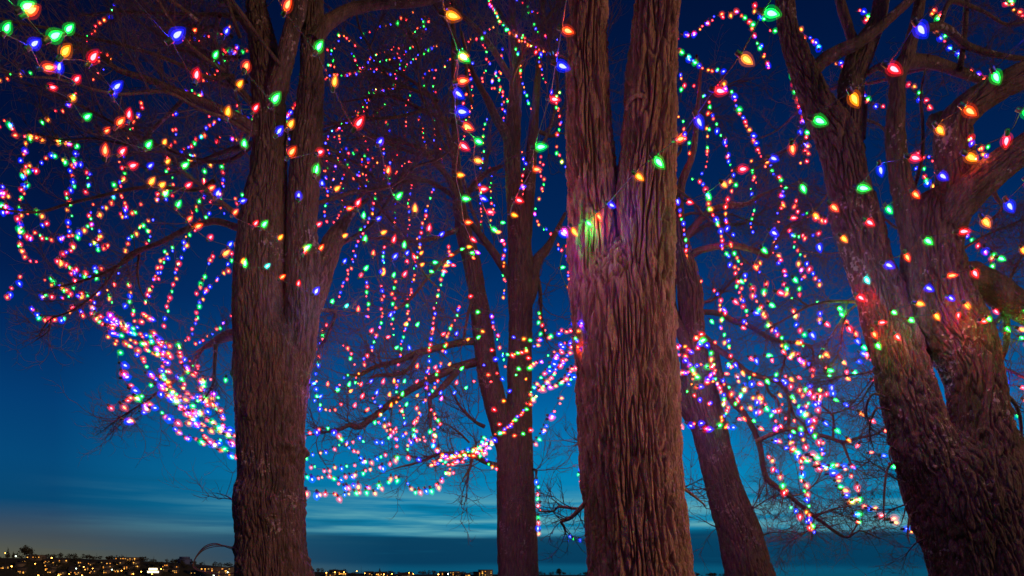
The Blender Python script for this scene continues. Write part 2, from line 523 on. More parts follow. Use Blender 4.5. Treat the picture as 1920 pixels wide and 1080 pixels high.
def far_tree(px, y, h, w, label, cone=False, name='far_tree'):
    x = (px - 960) / FPX * y; z = float(shore_h(x, y)) - 0.5
    t = tag(empty(name, (x, y, z)), label, 'tree')
    v, q = tube_np(np.array([[0, 0, 0], [0.1, 0, h * .3], [0, 0.1, h * .7], [0, 0, h * .9]]), np.array([w * .06, w * .05, w * .03, .01]), 6)
    put('trunk', mesh('trunk', v, q, POLE), t)
    V, F = [], []; off = 0
    for k in range(9):
        u = k / 8
        if cone:
            c = np.array([0, 0, h * (0.15 + .85 * u)]); rad = w * .5 * (1.05 - u); hz_ = h * .1
        else:
            c = np.array([r2.uniform(-.3, .3) * w, r2.uniform(-.3, .3) * w, h * r2.uniform(.45, .85)]); rad = w * r2.uniform(.2, .34); hz_ = rad
        v, f = blob(c, rad, hz_, 70, r2); V.append(v); F.append(f + off); off += len(v)
    put('crown', mesh('crown', np.vstack(V), np.vstack(F), LEAF), t)
far_tree(50, 975, 17, 17, 'tall round tree standing out on the ridge of the far shore')
far_tree(15, 970, 17, 6, 'pointed conifer rising over the first houses on the far ridge', True, 'far_conifer')
far_tree(25, 975, 11, 5, 'smaller pointed conifer beside the tall one on the far ridge', True, 'far_conifer')
far_tree(677, 950, 16, 1.5, 'thin bare mast-like tree alone above the middle of the far shore', True, 'far_conifer')
far_tree(712, 960, 11, 5, 'narrow conifer among pointed treetops on the low far shore', True, 'far_conifer')
far_tree(1048, 940, 12, 10, 'dark round tree low on the shore between rear and centre trunks')

# ------------------------------------------------------------------ the big bare trees
def station(pts, Y, dY=None):
    """[(px, py, width_px)] -> world centres and radii; dY = extra depth (start, end) along the limb"""
    p = np.array(pts, float)
    k = len(p)
    y = np.full(k, float(Y))
    if dY is not None:
        y = y + np.linspace(dY[0], dY[1], k)
    c = np.stack([(p[:, 0] - 960) / FPX * y, y, CAMZ + (HOR - p[:, 1]) / FPX * y], -1)
    return c, p[:, 2] / 2 / FPX * y

def limb_mesh(name, pts, Y, base, mat, n, step, amp, freq, dY=None, seed=0.0, lump=0.05, cap=True, flat=None, fine=1.0, stretch=.08, knots=.0):
    c, r = station(pts, Y, dY)
    seg = np.linalg.norm(np.diff(c, axis=0), axis=1)
    fl = np.ones(len(c)) if flat is None else np.interp(np.linspace(0, 1, len(c)), flat[0], flat[1])
    cr = catmull(np.column_stack([c, r, fl]), np.maximum(2, (seg / step).astype(int)))
    c, r, fl = cr[:, :3], np.maximum(cr[:, 3], 0.002), cr[:, 4]
    if cap:
        # close the far end softly
        c = np.vstack([c, c[-1] + (c[-1] - c[-2]) * .5, c[-1] + (c[-1] - c[-2]) * .7]); r = np.concatenate([r, [r[-1] * .7, 0.001]])
        fl = np.concatenate([fl, fl[-1:], fl[-1:]])
    s = np.concatenate([[0], np.cumsum(np.linalg.norm(np.diff(c, axis=0), axis=1))])
    th = np.linspace(0, 2 * np.pi, n, endpoint=False)
    if n > 60:
        th = th - 0.5 * np.cos(th)            # finer mesh on the side that faces the path
    TH, S = np.meshgrid(th, s)
    RR = np.repeat(r[:, None], n, 1)
    q = np.stack([np.cos(TH) * RR, np.sin(TH) * RR, S], -1).reshape(-1, 3) + np.array([seed * 3.7, seed * 1.3, seed * 5.1])
    # long plates split by furrows that run along the limb and weave together
    warp = pn(q * np.array([2.2, 2.2, .8])) * 0.022 + pn(q * np.array([7, 7, 3.2]) + 31.0) * 0.008
    q2 = q.copy(); q2[:, 0] += warp; q2[:, 1] -= warp * .8
    f1 = np.clip(np.abs(pn(q2 * np.array([freq, freq, freq * stretch]))) / 0.26, 0, 1) ** 0.9
    f2 = np.clip(np.abs(pn(q2 * np.array([freq * 1.9, freq * 1.9, freq * stretch * 2.4]) + 17.0)) / 0.3, 0, 1)
    crk = np.clip(np.abs(pn(q2 * np.array([freq * .8, freq * .8, freq * 0.42]) + 51.0)) / 0.12, 0, 1)
    n3 = pn(q2 * np.array([freq * 3.1, freq * 3.1, freq * 0.55]) + 5.0)
    n4 = pn(q * freq * 2.6 + 23.0)
    lay = pn(q2 * np.array([freq * .55, freq * .55, freq * .16]) + 77.0)       # plates stand off by different amounts
    big = pn(q * np.array([1.7, 1.7, 0.9]) + 9.0) + .5 * pn(q * np.array([4, 4, 1.8]) + 3.0)
    rad = RR.reshape(-1)
    d = amp * (0.80 * f1 + 0.20 * f2 * f1 + 0.22 * crk * f1 + 0.13 * n3 + 0.07 * n4 * fine + 0.45 * lay - 0.85) * np.clip(rad / 0.10, 0.15, 1) + lump * rad * big
    kn = np.clip(pn(q * np.array([3.4, 3.4, 2.6]) + 61.0) - .28, 0, 1) * np.clip(.6 + pn(q * 11.0), 0, 2)
    d = d + knots * kn * np.clip(rad / .15, 0, 1)
    rr = np.maximum(rad + d, 0.0008).reshape(RR.shape)
    rr[-1] = 0.0005
    v, f = tube_np(c, rr, n, th, fl)
    return mesh(name, v - np.array(base), f, mat, True)

def tw_grow(seeds, levels, rs, up=0.15, jit=0.35, kids=(4, 4), shrink=0.55, K=5):
    """seeds: start (n,3), dir (n,3), length (n), radius (n) -> list of (pts (n,K,3), rad (n,K))"""
    out = []
    s, d, ln, rd = seeds
    for lv in range(levels):
        n = len(s)
        if n == 0:
            break
        pts = np.zeros((n, K, 3)); pts[:, 0] = s
        dd = d.copy(); tang = np.zeros((n, K, 3)); tang[:, 0] = dd
        for k in range(1, K):
            dd = dd + rs.normal(size=(n, 3)) * jit + np.array([0, 0, up])
            dd /= np.linalg.norm(dd, axis=1)[:, None]
            pts[:, k] = pts[:, k - 1] + dd * (ln / (K - 1))[:, None]
            tang[:, k] = dd
        tp = np.linspace(1, 0.45, K)[None] * rd[:, None]
        out.append((pts, tp))
        if lv == levels - 1:
            break
        m = kids[lv]
        idx = np.repeat(np.arange(n), m)
        kk = rs.integers(1, K, size=len(idx))
        s = pts[idx, kk]
        t0 = tang[idx, kk]
        rnd = rs.normal(size=(len(idx), 3)); rnd -= t0 * np.sum(rnd * t0, 1)[:, None]
        rnd /= np.linalg.norm(rnd, axis=1)[:, None]
        an = np.radians(rs.uniform(25, 70, len(idx)))
        d = t0 * np.cos(an)[:, None] + rnd * np.sin(an)[:, None]
        ln = ln[idx] * shrink * rs.uniform(.6, 1.3, len(idx))
        rd = np.maximum(rd[idx] * 0.58, 0.0016)
    return out

def tw_mesh(groups, base, mat):
    V, F = [], []; off = 0
    for pts, rad in groups:
        n, K, _ = pts.shape
        t = np.gradient(pts, axis=1); t /= np.linalg.norm(t, axis=2)[..., None] + 1e-9
        ref = np.where(np.abs(t[..., 2:3]) > 0.8, np.array([1.0, 0, 0]), np.array([0, 0, 1.0]))
        e1 = np.cross(t, ref); e1 /= np.linalg.norm(e1, axis=2)[..., None] + 1e-9
        e2 = np.cross(t, e1)
        th = np.array([0, 2.0944, 4.18879])
        ring = np.cos(th)[None, None, :, None] * e1[:, :, None] + np.sin(th)[None, None, :, None] * e2[:, :, None]
        v = pts[:, :, None, :] + ring * rad[:, :, None, None]
        a = (np.arange(n)[:, None, None] * K + np.arange(K - 1)[None, :, None]) * 3 + np.arange(3)[None, None]
        b = (np.arange(n)[:, None, None] * K + np.arange(K - 1)[None, :, None]) * 3 + (np.arange(3)[None, None] + 1) % 3
        F.append(np.stack([a, b, b + 3, a + 3], -1).reshape(-1, 4) + off)
        V.append(v.reshape(-1, 3)); off += n * K * 3
    return mesh('twigs', np.vstack(V) - np.array(base), np.vstack(F), mat, False)

def along(pts, Y, dY, gap_px, rs, t0=0.15):
    """sample points and tangents along a traced limb every gap_px pixels"""
    c, r = station(pts, Y, dY)
    cr = catmull(np.column_stack([c, r]), 8)
    c, r = cr[:, :3], cr[:, 3]
    s = np.concatenate([[0], np.cumsum(np.linalg.norm(np.diff(c, axis=0), axis=1))])
    n = max(1, int(s[-1] / (gap_px / FPX * Y)))
    u = np.sort(rs.uniform(t0, 1, n)) * s[-1]
    u[-1] = s[-1]
    p = np.stack([np.interp(u, s, c[:, k]) for k in range(3)], -1)
    tg = np.gradient(c, axis=0); tg /= np.linalg.norm(tg, axis=1)[:, None]
    t = np.stack([np.interp(u, s, tg[:, k]) for k in range(3)], -1)
    return p, t, np.interp(u, s, r)

def build_tree(name, label, base_px, Y, mat, trunk, limbs, branches, extra=(), seed=1, n_trunk=240, step=.014, amp=.028, freq=15, twig=(.55, .007), gap=13, up=.12, kids=(4, 4), flat=None, stretch=.08, knots=.0):
    bx = P(base_px, HOR, Y)
    base = (bx[0], Y, 0.0)
    rs = np.random.default_rng(seed)
    t = tag(empty(name, base), label, 'tree', None)
    put('trunk', limb_mesh('trunk', trunk, Y, base, mat, n_trunk, step, amp, freq, seed=seed, flat=flat, stretch=stretch, knots=knots), t)
    for k, (pts, dY) in enumerate(limbs):
        wmax = max(p[2] for p in pts) / FPX * Y
        n = int(np.clip(n_trunk * wmax / 0.8, 24, n_trunk))
        put('limb', limb_mesh('limb', pts, Y, base, mat, n, step * 1.15, amp * np.clip(wmax / .45, .35, 1), freq, dY, seed + k + 1.5, stretch=stretch, knots=knots * .35, lump=.03), t)
    S, D, LN, RD = [], [], [], []
    for k, (pts, dY, g) in enumerate(branches):
        put('branch', limb_mesh('branch', pts, Y, base, mat, 12, 0.05, 0.008, freq, dY, seed + 20 + k, lump=0.12), t)
        if g <= 0:
            continue
        p, tg, r = along(pts, Y, dY, gap * g, rs)
        rnd = rs.normal(size=p.shape); rnd -= tg * np.sum(rnd * tg, 1)[:, None]; rnd /= np.linalg.norm(rnd, axis=1)[:, None]
        an = np.radians(rs.uniform(20, 75, len(p))); an[-1] = .1
        S.append(p); D.append(tg * np.cos(an)[:, None] + rnd * np.sin(an)[:, None])
        LN.append(twig[0] * rs.uniform(.5, 1.35, len(p))); RD.append(np.minimum(twig[1] * rs.uniform(.7, 1.3, len(p)), np.maximum(r * .7, .002)))
    for (n, p0, spread, dirv, dsp, ln, rd) in extra:      # further boughs of the crown, grown from the upper limbs
        p = np.array(p0) + rs.normal(size=(n, 3)) * np.array(spread)
        d = np.array(dirv) + rs.normal(size=(n, 3)) * dsp
        d /= np.linalg.norm(d, axis=1)[:, None]
        gr = tw_grow((p, d, np.full(n, ln) * rs.uniform(.7, 1.2, n), np.full(n, rd)), 1, rs, up=.03, jit=.22, K=9)
        pts9, rad9 = gr[0]
        for q in range(n):
            c9 = catmull(np.column_stack([pts9[q], rad9[q]]), 3)
            v, f = tube_np(c9[:, :3], np.concatenate([c9[:-1, 3], [.001]]), 7)
            put('branch', mesh('branch', v - np.array(base), f, mat, True), t)
            for kk in range(2, 9):
                for _ in range(3):
                    tg = pts9[q, kk] - pts9[q, kk - 1]; tg /= np.linalg.norm(tg)
                    rnd = rs.normal(size=3); rnd -= tg * (rnd @ tg); rnd /= np.linalg.norm(rnd)
                    a = math.radians(rs.uniform(25, 70))
                    S.append(pts9[q, kk][None]); D.append((tg * math.cos(a) + rnd * math.sin(a))[None])
                    LN.append(np.array([twig[0] * rs.uniform(.7, 1.6)])); RD.append(np.array([min(twig[1], rad9[q, kk] * .7)]))
    if S:
        gr = tw_grow((np.vstack(S), np.vstack(D), np.concatenate(LN), np.concatenate(RD)), 3, rs, up=up, jit=.22, kids=kids)
        o = put('twigs', tw_mesh(gr, base, TWIG), t)
        o['kind'] = 'stuff'
    return t, base

# centre tree -------------------------------------------------------
CY = 6.0
treeC, baseC = build_tree('furrowed_tree', 'broad furrowed brown trunk forking into two stems at the centre', 1195, CY, BARK_C,
    [(1206, 1425, 330), (1203, 1360, 260), (1201, 1260, 216), (1200, 1180, 203), (1199.5, 1080, 193), (1193, 1000, 185), (1184, 900, 182), (1179, 800, 182), (1175, 700, 180), (1171, 600, 184), (1168, 540, 180), (1165, 480, 140), (1160, 440, 60)],
    [([(1128, 680, 70), (1121, 600, 86), (1115, 540, 90), (1113, 430, 92), (1111, 350, 88), (1105, 250, 80), (1102, 150, 74), (1102, 60, 69), (1103, 0, 64), (1105, -150, 56), (1090, -400, 45), (1060, -700, 30)], (0, .1)),
     ([(1212, 680, 74), (1213, 600, 92), (1211, 540, 100), (1210, 430, 104), (1211, 350, 102), (1217, 250, 92), (1220, 190, 88), (1225, 100, 82), (1233, 0, 77), (1240, -150, 66), (1265, -400, 50), (1300, -700, 32)], (-.08, -.05))],
    [([(1100, 940, 9), (1081, 961, 8), (1067, 973, 7), (1052, 978, 6), (1057, 986, 5), (1060, 998, 3)], (0, .3), .5),
     ([(1100, 948, 6), (1083, 954, 6), (1047, 950, 5), (1039, 958, 4), (1015, 959, 3)], (0, .4), .8),
     ([(1260, 910, 7), (1278, 915, 6), (1295, 925, 5), (1318, 944, 3)], (0, .3), .6),
     ([(1100, 840, 4), (1088, 830, 3), (1078, 835, 2)], (0, .2), .6),
     ([(1245, -120, 34), (1330, -260, 26), (1430, -330, 18), (1560, -420, 8)], (0, -1.5), 1.2),
     ([(1100, -120, 30), (1010, -250, 22), (900, -330, 16), (760, -420, 8)], (0, -1.5), 1.2)],
    seed=1, n_trunk=440, step=.010, amp=.056, freq=25, stretch=.085, flat=([0, .5, .75, 1], [1, 1, .8, .5]), twig=(.32, .005), gap=16, kids=(4, 3))
# healed branch collar on the front stem
arc = np.array([P(1174, 206, 5.79), P(1178, 191, 5.745), P(1187, 182, 5.725), P(1198, 178, 5.715), P(1209, 182, 5.725), P(1216, 192, 5.76)])
arc = catmull(arc, 6)
v, f = tube_np(arc, np.interp(np.linspace(0, 1, len(arc)), [0, .3, .7, 1], [.008, .02, .019, .006]), 10)
put('branch_collar', mesh('branch_collar', v - np.array(baseC), f, BARK_C, True), treeC)

# left twin-stemmed tree ---------------------------------------------
AY = 7.5
treeA, baseA = build_tree('twin_stemmed_tree', 'dark mossy twin-stemmed tree standing alone at left, spreading long bare limbs', 512, AY, BARK_A,
    [(522, 1360, 250), (519, 1290, 185), (516, 1200, 150), (514, 1140, 138), (513, 1080, 132), (508, 1000, 126), (504, 940, 128), (507, 900, 118), (506, 800, 122), (509, 700, 134), (508, 640, 122), (502, 600, 90), (496, 565, 36)],
    [([(487, 740, 70), (489, 680, 92), (490, 620, 98), (488, 540, 94), (493, 430, 86), (502, 350, 68), (507, 250, 58), (503, 180, 58), (496, 100, 52), (484, 30, 38), (478, -50, 32), (465, -250, 26), (450, -500, 14)], (-.05, .2)),
     ([(510, 215, 36), (520, 160, 36), (535, 110, 32), (549, 50, 29), (562, 0, 27), (575, -150, 22), (600, -400, 12)], (0, -.3)),
     ([(543, 740, 50), (552, 690, 58), (562, 640, 60), (567, 560, 62), (567, 480, 58), (566, 430, 54), (570, 350, 56), (577, 250, 54), (584, 150, 42), (585, 80, 38), (586, 0, 38), (592, -200, 30), (600, -450, 16)], (0, .1)),
     ([(570, 610, 36), (590, 550, 44), (606, 500, 42), (624, 455, 34), (642, 422, 20), (662, 398, 11), (690, 372, 6)], (0, .8)),
     ([(587, 80, 30), (605, 52, 26), (628, 34, 22), (662, 17, 19), (720, 6, 17), (785, 4, 14), (850, -15, 10), (930, -60, 5)], (0, .6))],
    [([(470, 432, 16), (440, 425, 14), (400, 415, 12), (350, 430, 10), (300, 455, 9), (262, 470, 8), (235, 490, 6), (195, 512, 5), (150, 528, 4), (100, 540, 3)], (0, .8), .9),
     ([(262, 470, 5), (258, 505, 4), (262, 540, 3), (275, 565, 2)], (.6, .7), .8),
     ([(490, 260, 22), (460, 230, 20), (400, 200, 17), (350, 180, 15), (280, 150, 12), (220, 130, 10), (190, 105, 8), (130, 85, 5), (70, 60, 3)], (0, -.8), .7),
     ([(490, 85, 22), (465, 50, 18), (445, 25, 15), (420, -5, 12), (380, -60, 8)], (0, .4), .8),
     ([(455, 38, 10), (420, 28, 8), (380, 28, 7), (300, 26, 6), (220, 22, 4), (150, 30, 2)], (.1, .5), .7),
     ([(492, 215, 16), (455, 175, 13), (420, 140, 11), (405, 120, 9), (382, 107, 7), (355, 97, 5), (320, 95, 3)], (0, .3), .7),
     ([(485, 268, 12), (455, 275, 10), (420, 285, 8), (370, 305, 6), (340, 320, 4), (300, 330, 3)], (0, .9), .7),
     ([(470, 425, 14), (440, 400, 12), (405, 372, 9), (380, 350, 8), (340, 320, 6), (318, 288, 4), (250, 285, 3)], (0, -.5), .8),
     ([(455, 628, 24), (432, 628, 22), (408, 638, 16), (388, 649, 9), (372, 658, 4), (362, 664, 2)], (0, .6), .8),
     ([(405, 645, 8), (402, 690, 6), (400, 720, 5), (382, 750, 3)], (.2, .4), .5),
     ([(380, 655, 5), (345, 700, 4.5), (310, 725, 4), (275, 752, 3.5), (245, 770, 3), (215, 790, 2.5), (195, 806, 1.6)], (.9, 1.6), .5),
     ([(300, 455, 5), (240, 478, 4), (190, 540, 4), (140, 580, 3), (95, 598, 2.5), (75, 625, 2)], (.4, 1.1), .9),
     ([(95, 598, 2.5), (92, 620, 2.2), (70, 636, 1.6)], (1.0, 1.1), .5),
     ([(560, 560, 9), (600, 580, 8), (628, 585, 6), (618, 620, 5), (600, 650, 3)], (0, .9), .5),
     ([(440, 940, 4), (425, 930, 2), (410, 925, 1)], (0, .1), .9),
     ([(350, 180, 8), (300, 230, 6), (250, 270, 4), (180, 260, 4), (120, 262, 3), (60, 250, 2)], (-.5, .5), .8)],
    extra=[(9, (-3.1, 7.6, 7.2), (.2, .3, .6), (-.7, .2, .25), .3, 2.6, .024), (5, (-2.5, 7.7, 6.6), (.2, .3, .8), (.6, .5, .2), .3, 2.0, .024), (5, (-3.0, 7.4, 7.2), (.2, .2, .6), (-.8, -.1, .25), .25, 2.2, .022)],
    seed=2, n_trunk=340, step=.012, amp=.026, freq=27, stretch=.16, knots=.16, flat=([0, .5, .8, 1], [1, 1, .8, .5]), twig=(.5, .006), gap=15, kids=(5, 4))
# the bent shoots that loop out low beside the left trunk
for k, pts in enumerate([[(450, 1032), (425, 1024), (398, 1022), (378, 1032), (366, 1048), (362, 1062), (372, 1070), (395, 1074), (425, 1076), (450, 1072)],
                         [(450, 1034), (428, 1027), (405, 1019), (385, 1024), (370, 1040), (363, 1056), (369, 1066), (388, 1072), (420, 1068), (450, 1056)],
                         [(450, 1028), (430, 1025), (402, 1025), (380, 1033), (364, 1052), (368, 1068), (392, 1076), (420, 1078)]]):
    c = catmull(np.array([P(x, y, AY - .2 + .05 * k) for x, y in pts]), 6)
    v, f = tube_np(c, np.full(len(c), .0065 - .001 * k), 6)
    put('bent_shoot', mesh('bent_shoot', v - np.array(baseA), f, TWIG, True), treeA)

# rear forked tree ---------------------------------------------------
BY = 12.0
treeB, baseB = build_tree('rear_forked_tree', 'slender dark forked tree farther back between the two big trunks', 970, BY, BARK_B,
    [(977, 1258, 135), (975, 1200, 100), (973, 1140, 84), (972, 1080, 76), (968, 950, 71), (965, 850, 67), (962, 800, 66), (958, 770, 46), (957, 745, 12)],
    [([(952, 880, 26), (946, 830, 36), (930, 760, 42), (914, 690, 40), (905, 620, 37), (893, 540, 33), (882, 480, 32), (868, 430, 28), (860, 370, 22), (855, 300, 16), (853, 200, 12), (850, 60, 9), (845, -100, 5)], (0, -.3)),
     ([(974, 880, 34), (975, 800, 44), (974, 700, 45), (976, 600, 43), (976, 540, 48), (975, 470, 44), (970, 400, 38), (962, 330, 30), (960, 270, 30), (964, 210, 26), (967, 150, 22), (962, 70, 16), (958, -80, 10)], (0, .3)),
     ([(982, 470, 26), (984, 420, 30), (988, 370, 28), (994, 320, 22), (1001, 230, 17), (1006, 170, 13), (1015, 60, 9), (1020, -80, 5)], (.1, .5)),
     ([(958, 275, 20), (945, 245, 18), (930, 222, 16), (915, 188, 13), (903, 168, 11), (880, 120, 8), (865, 60, 6)], (.2, -.4)),
     ([(978, 590, 22), (996, 545, 24), (1004, 495, 21), (1025, 466, 15), (1040, 440, 10), (1060, 400, 6)], (0, .4))],
    [([(905, 640, 15), (870, 641, 13), (830, 650, 12), (784, 662, 12), (743, 678, 10), (703, 688, 8), (674, 703, 7), (650, 703, 4)], (0, -1.2), .6),
     ([(910, 675, 17), (870, 685, 16), (840, 695, 15), (780, 725, 13), (740, 750, 12), (700, 782, 11), (672, 801, 10), (655, 797, 8), (635, 806, 6), (600, 812, 4), (570, 818, 2)], (0, -1.6), .55),
     ([(862, 690, 13), (840, 715, 12), (820, 737, 10), (806, 748, 8), (807, 770, 7), (807, 800, 6)], (-.3, -.9), 1.0),
     ([(784, 662, 8), (768, 690, 7), (740, 703, 8), (708, 704, 6), (690, 715, 3)], (-.6, -1.1), .8),
     ([(945, 875, 11), (915, 868, 10), (880, 852, 9), (845, 850, 8), (820, 852, 6), (790, 865, 5), (745, 877, 3)], (0, -.9), .5),
     ([(885, 860, 6), (880, 880, 5), (870, 895, 3)], (-.5, -.6), .35),
     ([(908, 800, 8), (890, 790, 6), (865, 765, 5), (850, 740, 3)], (0, -.3), .45),
     ([(880, 830, 4), (862, 812, 4), (845, 800, 3)], (-.2, -.4), .45),
     ([(868, 430, 14), (847, 345, 12), (810, 300, 10), (780, 275, 8), (710, 258, 6), (660, 262, 3)], (-.2, -1.4), .6),
     ([(862, 385, 10), (890, 345, 9), (915, 322, 8), (940, 312, 6)], (-.2, -.6), .7),
     ([(956, 518, 18), (930, 480, 15), (900, 440, 12), (872, 405, 9)], (.1, -.2), .9),
     ([(870, 425, 9), (820, 445, 7), (770, 452, 6), (720, 447, 5), (670, 450, 3)], (-.2, -1.0), .7),
     ([(858, 372, 9), (800, 340, 7), (740, 345, 6), (690, 360, 5), (640, 400, 3)], (-.2, -1.2), .6),
     ([(875, 460, 8), (820, 500, 6), (770, 560, 5), (735, 585, 3)], (-.2, -.9), .7),
     ([(1000, 500, 9), (1012, 540, 7), (1015, 600, 5), (1025, 640, 3)], (.2, .1), .8),
     ([(893, 545, 8), (880, 580, 6), (868, 640, 4)], (-.2, -.4), .8),
     ([(1000, 240, 8), (1030, 255, 6), (1050, 250, 4)], (.3, .6), .8),
     ([(998, 880, 5), (1006, 882, 4), (1005, 893, 3)], (0, -.2), .3),
     ([(960, 150, 12), (900, 60, 9), (820, 0, 6), (740, -20, 4)], (.3, -1), .6),
     ([(855, 300, 10), (820, 200, 7), (770, 150, 5), (700, 120, 3)], (-.2, -1.2), .6),
     ([(853, 230, 10), (800, 210, 7), (730, 180, 5), (650, 190, 3)], (-.2, -.6), .6)],
    extra=[(7, (-1.1, 11.8, 10.2), (.3, .5, 1.6), (-.6, -.3, .3), .4, 3.0, .03), (6, (.1, 12.2, 10.6), (.3, .5, 1.6), (.5, -.2, .4), .4, 2.6, .03)],
    seed=3, n_trunk=200, step=.022, amp=.024, freq=22, stretch=.12, flat=([0, .5, .8, 1], [1, 1, .8, .5]), twig=(.8, .009), gap=15, kids=(5, 4))

# leaning tree --------------------------------------------------------
DY_ = 9.5
treeD, baseD = build_tree('leaning_tree', 'leaning tree behind the centre trunk, its bare limbs strung with lights', 1400, DY_, BARK_B,
    [(1480, 1300, 170), (1462, 1240, 130), (1436, 1160, 104), (1406, 1080, 85), (1387, 1000, 76), (1369, 950, 70), (1354, 900, 62), (1341, 850, 62), (1329, 800, 62), (1315, 750, 62), (1307, 700, 54), (1300, 650, 47), (1297, 600, 46), (1294, 550, 46), (1285, 500, 40), (1275, 450, 28), (1271, 400, 22), (1278, 345, 15), (1298, 290, 12), (1306, 230, 9), (1315, 120, 5)],
    [([(1325, 820, 34), (1305, 780, 42), (1284, 748, 40), (1258, 710, 34), (1235, 650, 30), (1222, 560, 28), (1215, 450, 24), (1210, 300, 18)], (0, .3)),
     ([(1295, 660, 26), (1275, 615, 20), (1264, 580, 13), (1262, 545, 10), (1268, 480, 8)], (-.1, .2))],
    [([(1275, 455, 16), (1292, 436, 14), (1315, 410, 13), (1340, 392, 12), (1375, 385, 10), (1400, 383, 9), (1420, 370, 7), (1450, 356, 4), (1490, 345, 2)], (0, -.4), .8),
     ([(1285, 490, 16), (1297, 478, 14), (1312, 469, 13), (1352, 461, 12), (1380, 461, 11), (1415, 470, 10), (1440, 480, 9), (1448, 467, 7), (1470, 430, 5), (1490, 416, 4), (1515, 404, 3), (1545, 412, 2)], (0, -.8), .9),
     ([(1300, 585, 12), (1345, 587, 10), (1375, 602, 10), (1402, 610, 9), (1440, 632, 8), (1465, 640, 7), (1500, 643, 6), (1522, 652, 5), (1524, 672, 4), (1515, 690, 2)], (0, -.7), .55),
     ([(1465, 641, 5), (1472, 665, 4), (1468, 688, 3), (1458, 702, 2)], (-.4, -.5), .5),
     ([(1304, 628, 16), (1322, 634, 13), (1342, 652, 11), (1370, 672, 10), (1400, 697, 10), (1430, 708, 9), (1460, 717, 8), (1475, 735, 7), (1480, 752, 6), (1478, 805, 5)], (0, -.9), .55),
     ([(1435, 710, 6), (1441, 735, 5), (1458, 750, 4), (1462, 780, 3)], (-.5, -.6), .5),
     ([(1480, 752, 5), (1490, 780, 4), (1508, 795, 3), (1514, 812, 2)], (-.8, -.9), .5),
     ([(1322, 640, 12), (1340, 657, 12), (1347, 690, 12), (1357, 725, 12), (1375, 755, 13), (1392, 772, 12), (1413, 805, 11), (1425, 838, 11), (1430, 872, 10), (1438, 898, 10), (1452, 910, 9), (1480, 930, 8), (1510, 955, 7), (1540, 978, 6), (1575, 1003, 5), (1592, 1007, 4), (1612, 995, 3), (1645, 1008, 2)], (0, -1.5), .4),
     ([(1418, 828, 8), (1445, 815, 8), (1480, 804, 8), (1520, 812, 7), (1560, 822, 7), (1580, 830, 6), (1610, 821, 6), (1640, 815, 4), (1655, 806, 2)], (-.9, -1.7), .5),
     ([(1580, 830, 5), (1590, 856, 4), (1598, 872, 3), (1615, 884, 2), (1640, 895, 1.5)], (-1.4, -1.7), .4),
     ([(1562, 822, 5), (1563, 790, 4), (1562, 775, 4), (1575, 772, 3), (1600, 755, 2.5), (1635, 710, 2)], (-1.3, -1.6), .5),
     ([(1563, 780, 4), (1545, 765, 3), (1530, 752, 2)], (-1.3, -1.4), .4),
     ([(1516, 956, 6), (1515, 975, 5), (1520, 988, 4), (1540, 990, 2)], (-1.2, -1.3), .4),
     ([(1520, 990, 3), (1508, 1000, 2.5), (1480, 1015, 1.5)], (-1.2, -1.3), .35),
     ([(1592, 1007, 3), (1608, 980, 3), (1600, 960, 2)], (-1.4, -1.5), .4),
     ([(1455, 912, 4), (1468, 925, 3), (1466, 945, 2.5)], (-1, -1.1), .6),
     ([(1530, 968, 4), (1560, 955, 3), (1590, 950, 2)], (-1.2, -1.4), .5),
     ([(1485, 930, 4), (1505, 925, 3), (1530, 905, 3), (1540, 885, 2)], (-1.1, -1.2), .5),
     ([(1304, 690, 6), (1330, 700, 5), (1350, 712, 4)], (0, -.3), .5),
     ([(1300, 570, 6), (1340, 560, 5), (1380, 520, 4), (1420, 500, 3)], (.1, .6), .7),
     ([(1405, 958, 3), (1425, 945, 2.5), (1450, 930, 2), (1470, 925, 1)], (-.2, -.1), .6),
     ([(1405, 960, 3), (1420, 935, 2), (1425, 900, 1.5)], (-.2, -.4), .8),
     ([(1425, 1005, 3), (1450, 998, 2.5), (1480, 1000, 1.5), (1500, 1012, 1)], (-.2, -.1), .6),
     ([(1345, 930, 2.5), (1325, 920, 2), (1300, 910, 1)], (0, .1), .7),
     ([(1355, 990, 2.5), (1335, 985, 2), (1310, 970, 1)], (0, .1), .7),
     ([(1275, 455, 9), (1330, 420, 7), (1390, 420, 5), (1440, 390, 3)], (.2, .8), .6)],
    extra=[(5, (2.5, 9.7, 7.6), (.25, .4, .9), (.5, .3, .3), .4, 2.2, .02)],
    seed=4, n_trunk=220, step=.018, amp=.022, freq=24, stretch=.14, twig=(.42, .0055), gap=13, kids=(5, 4), up=.0)

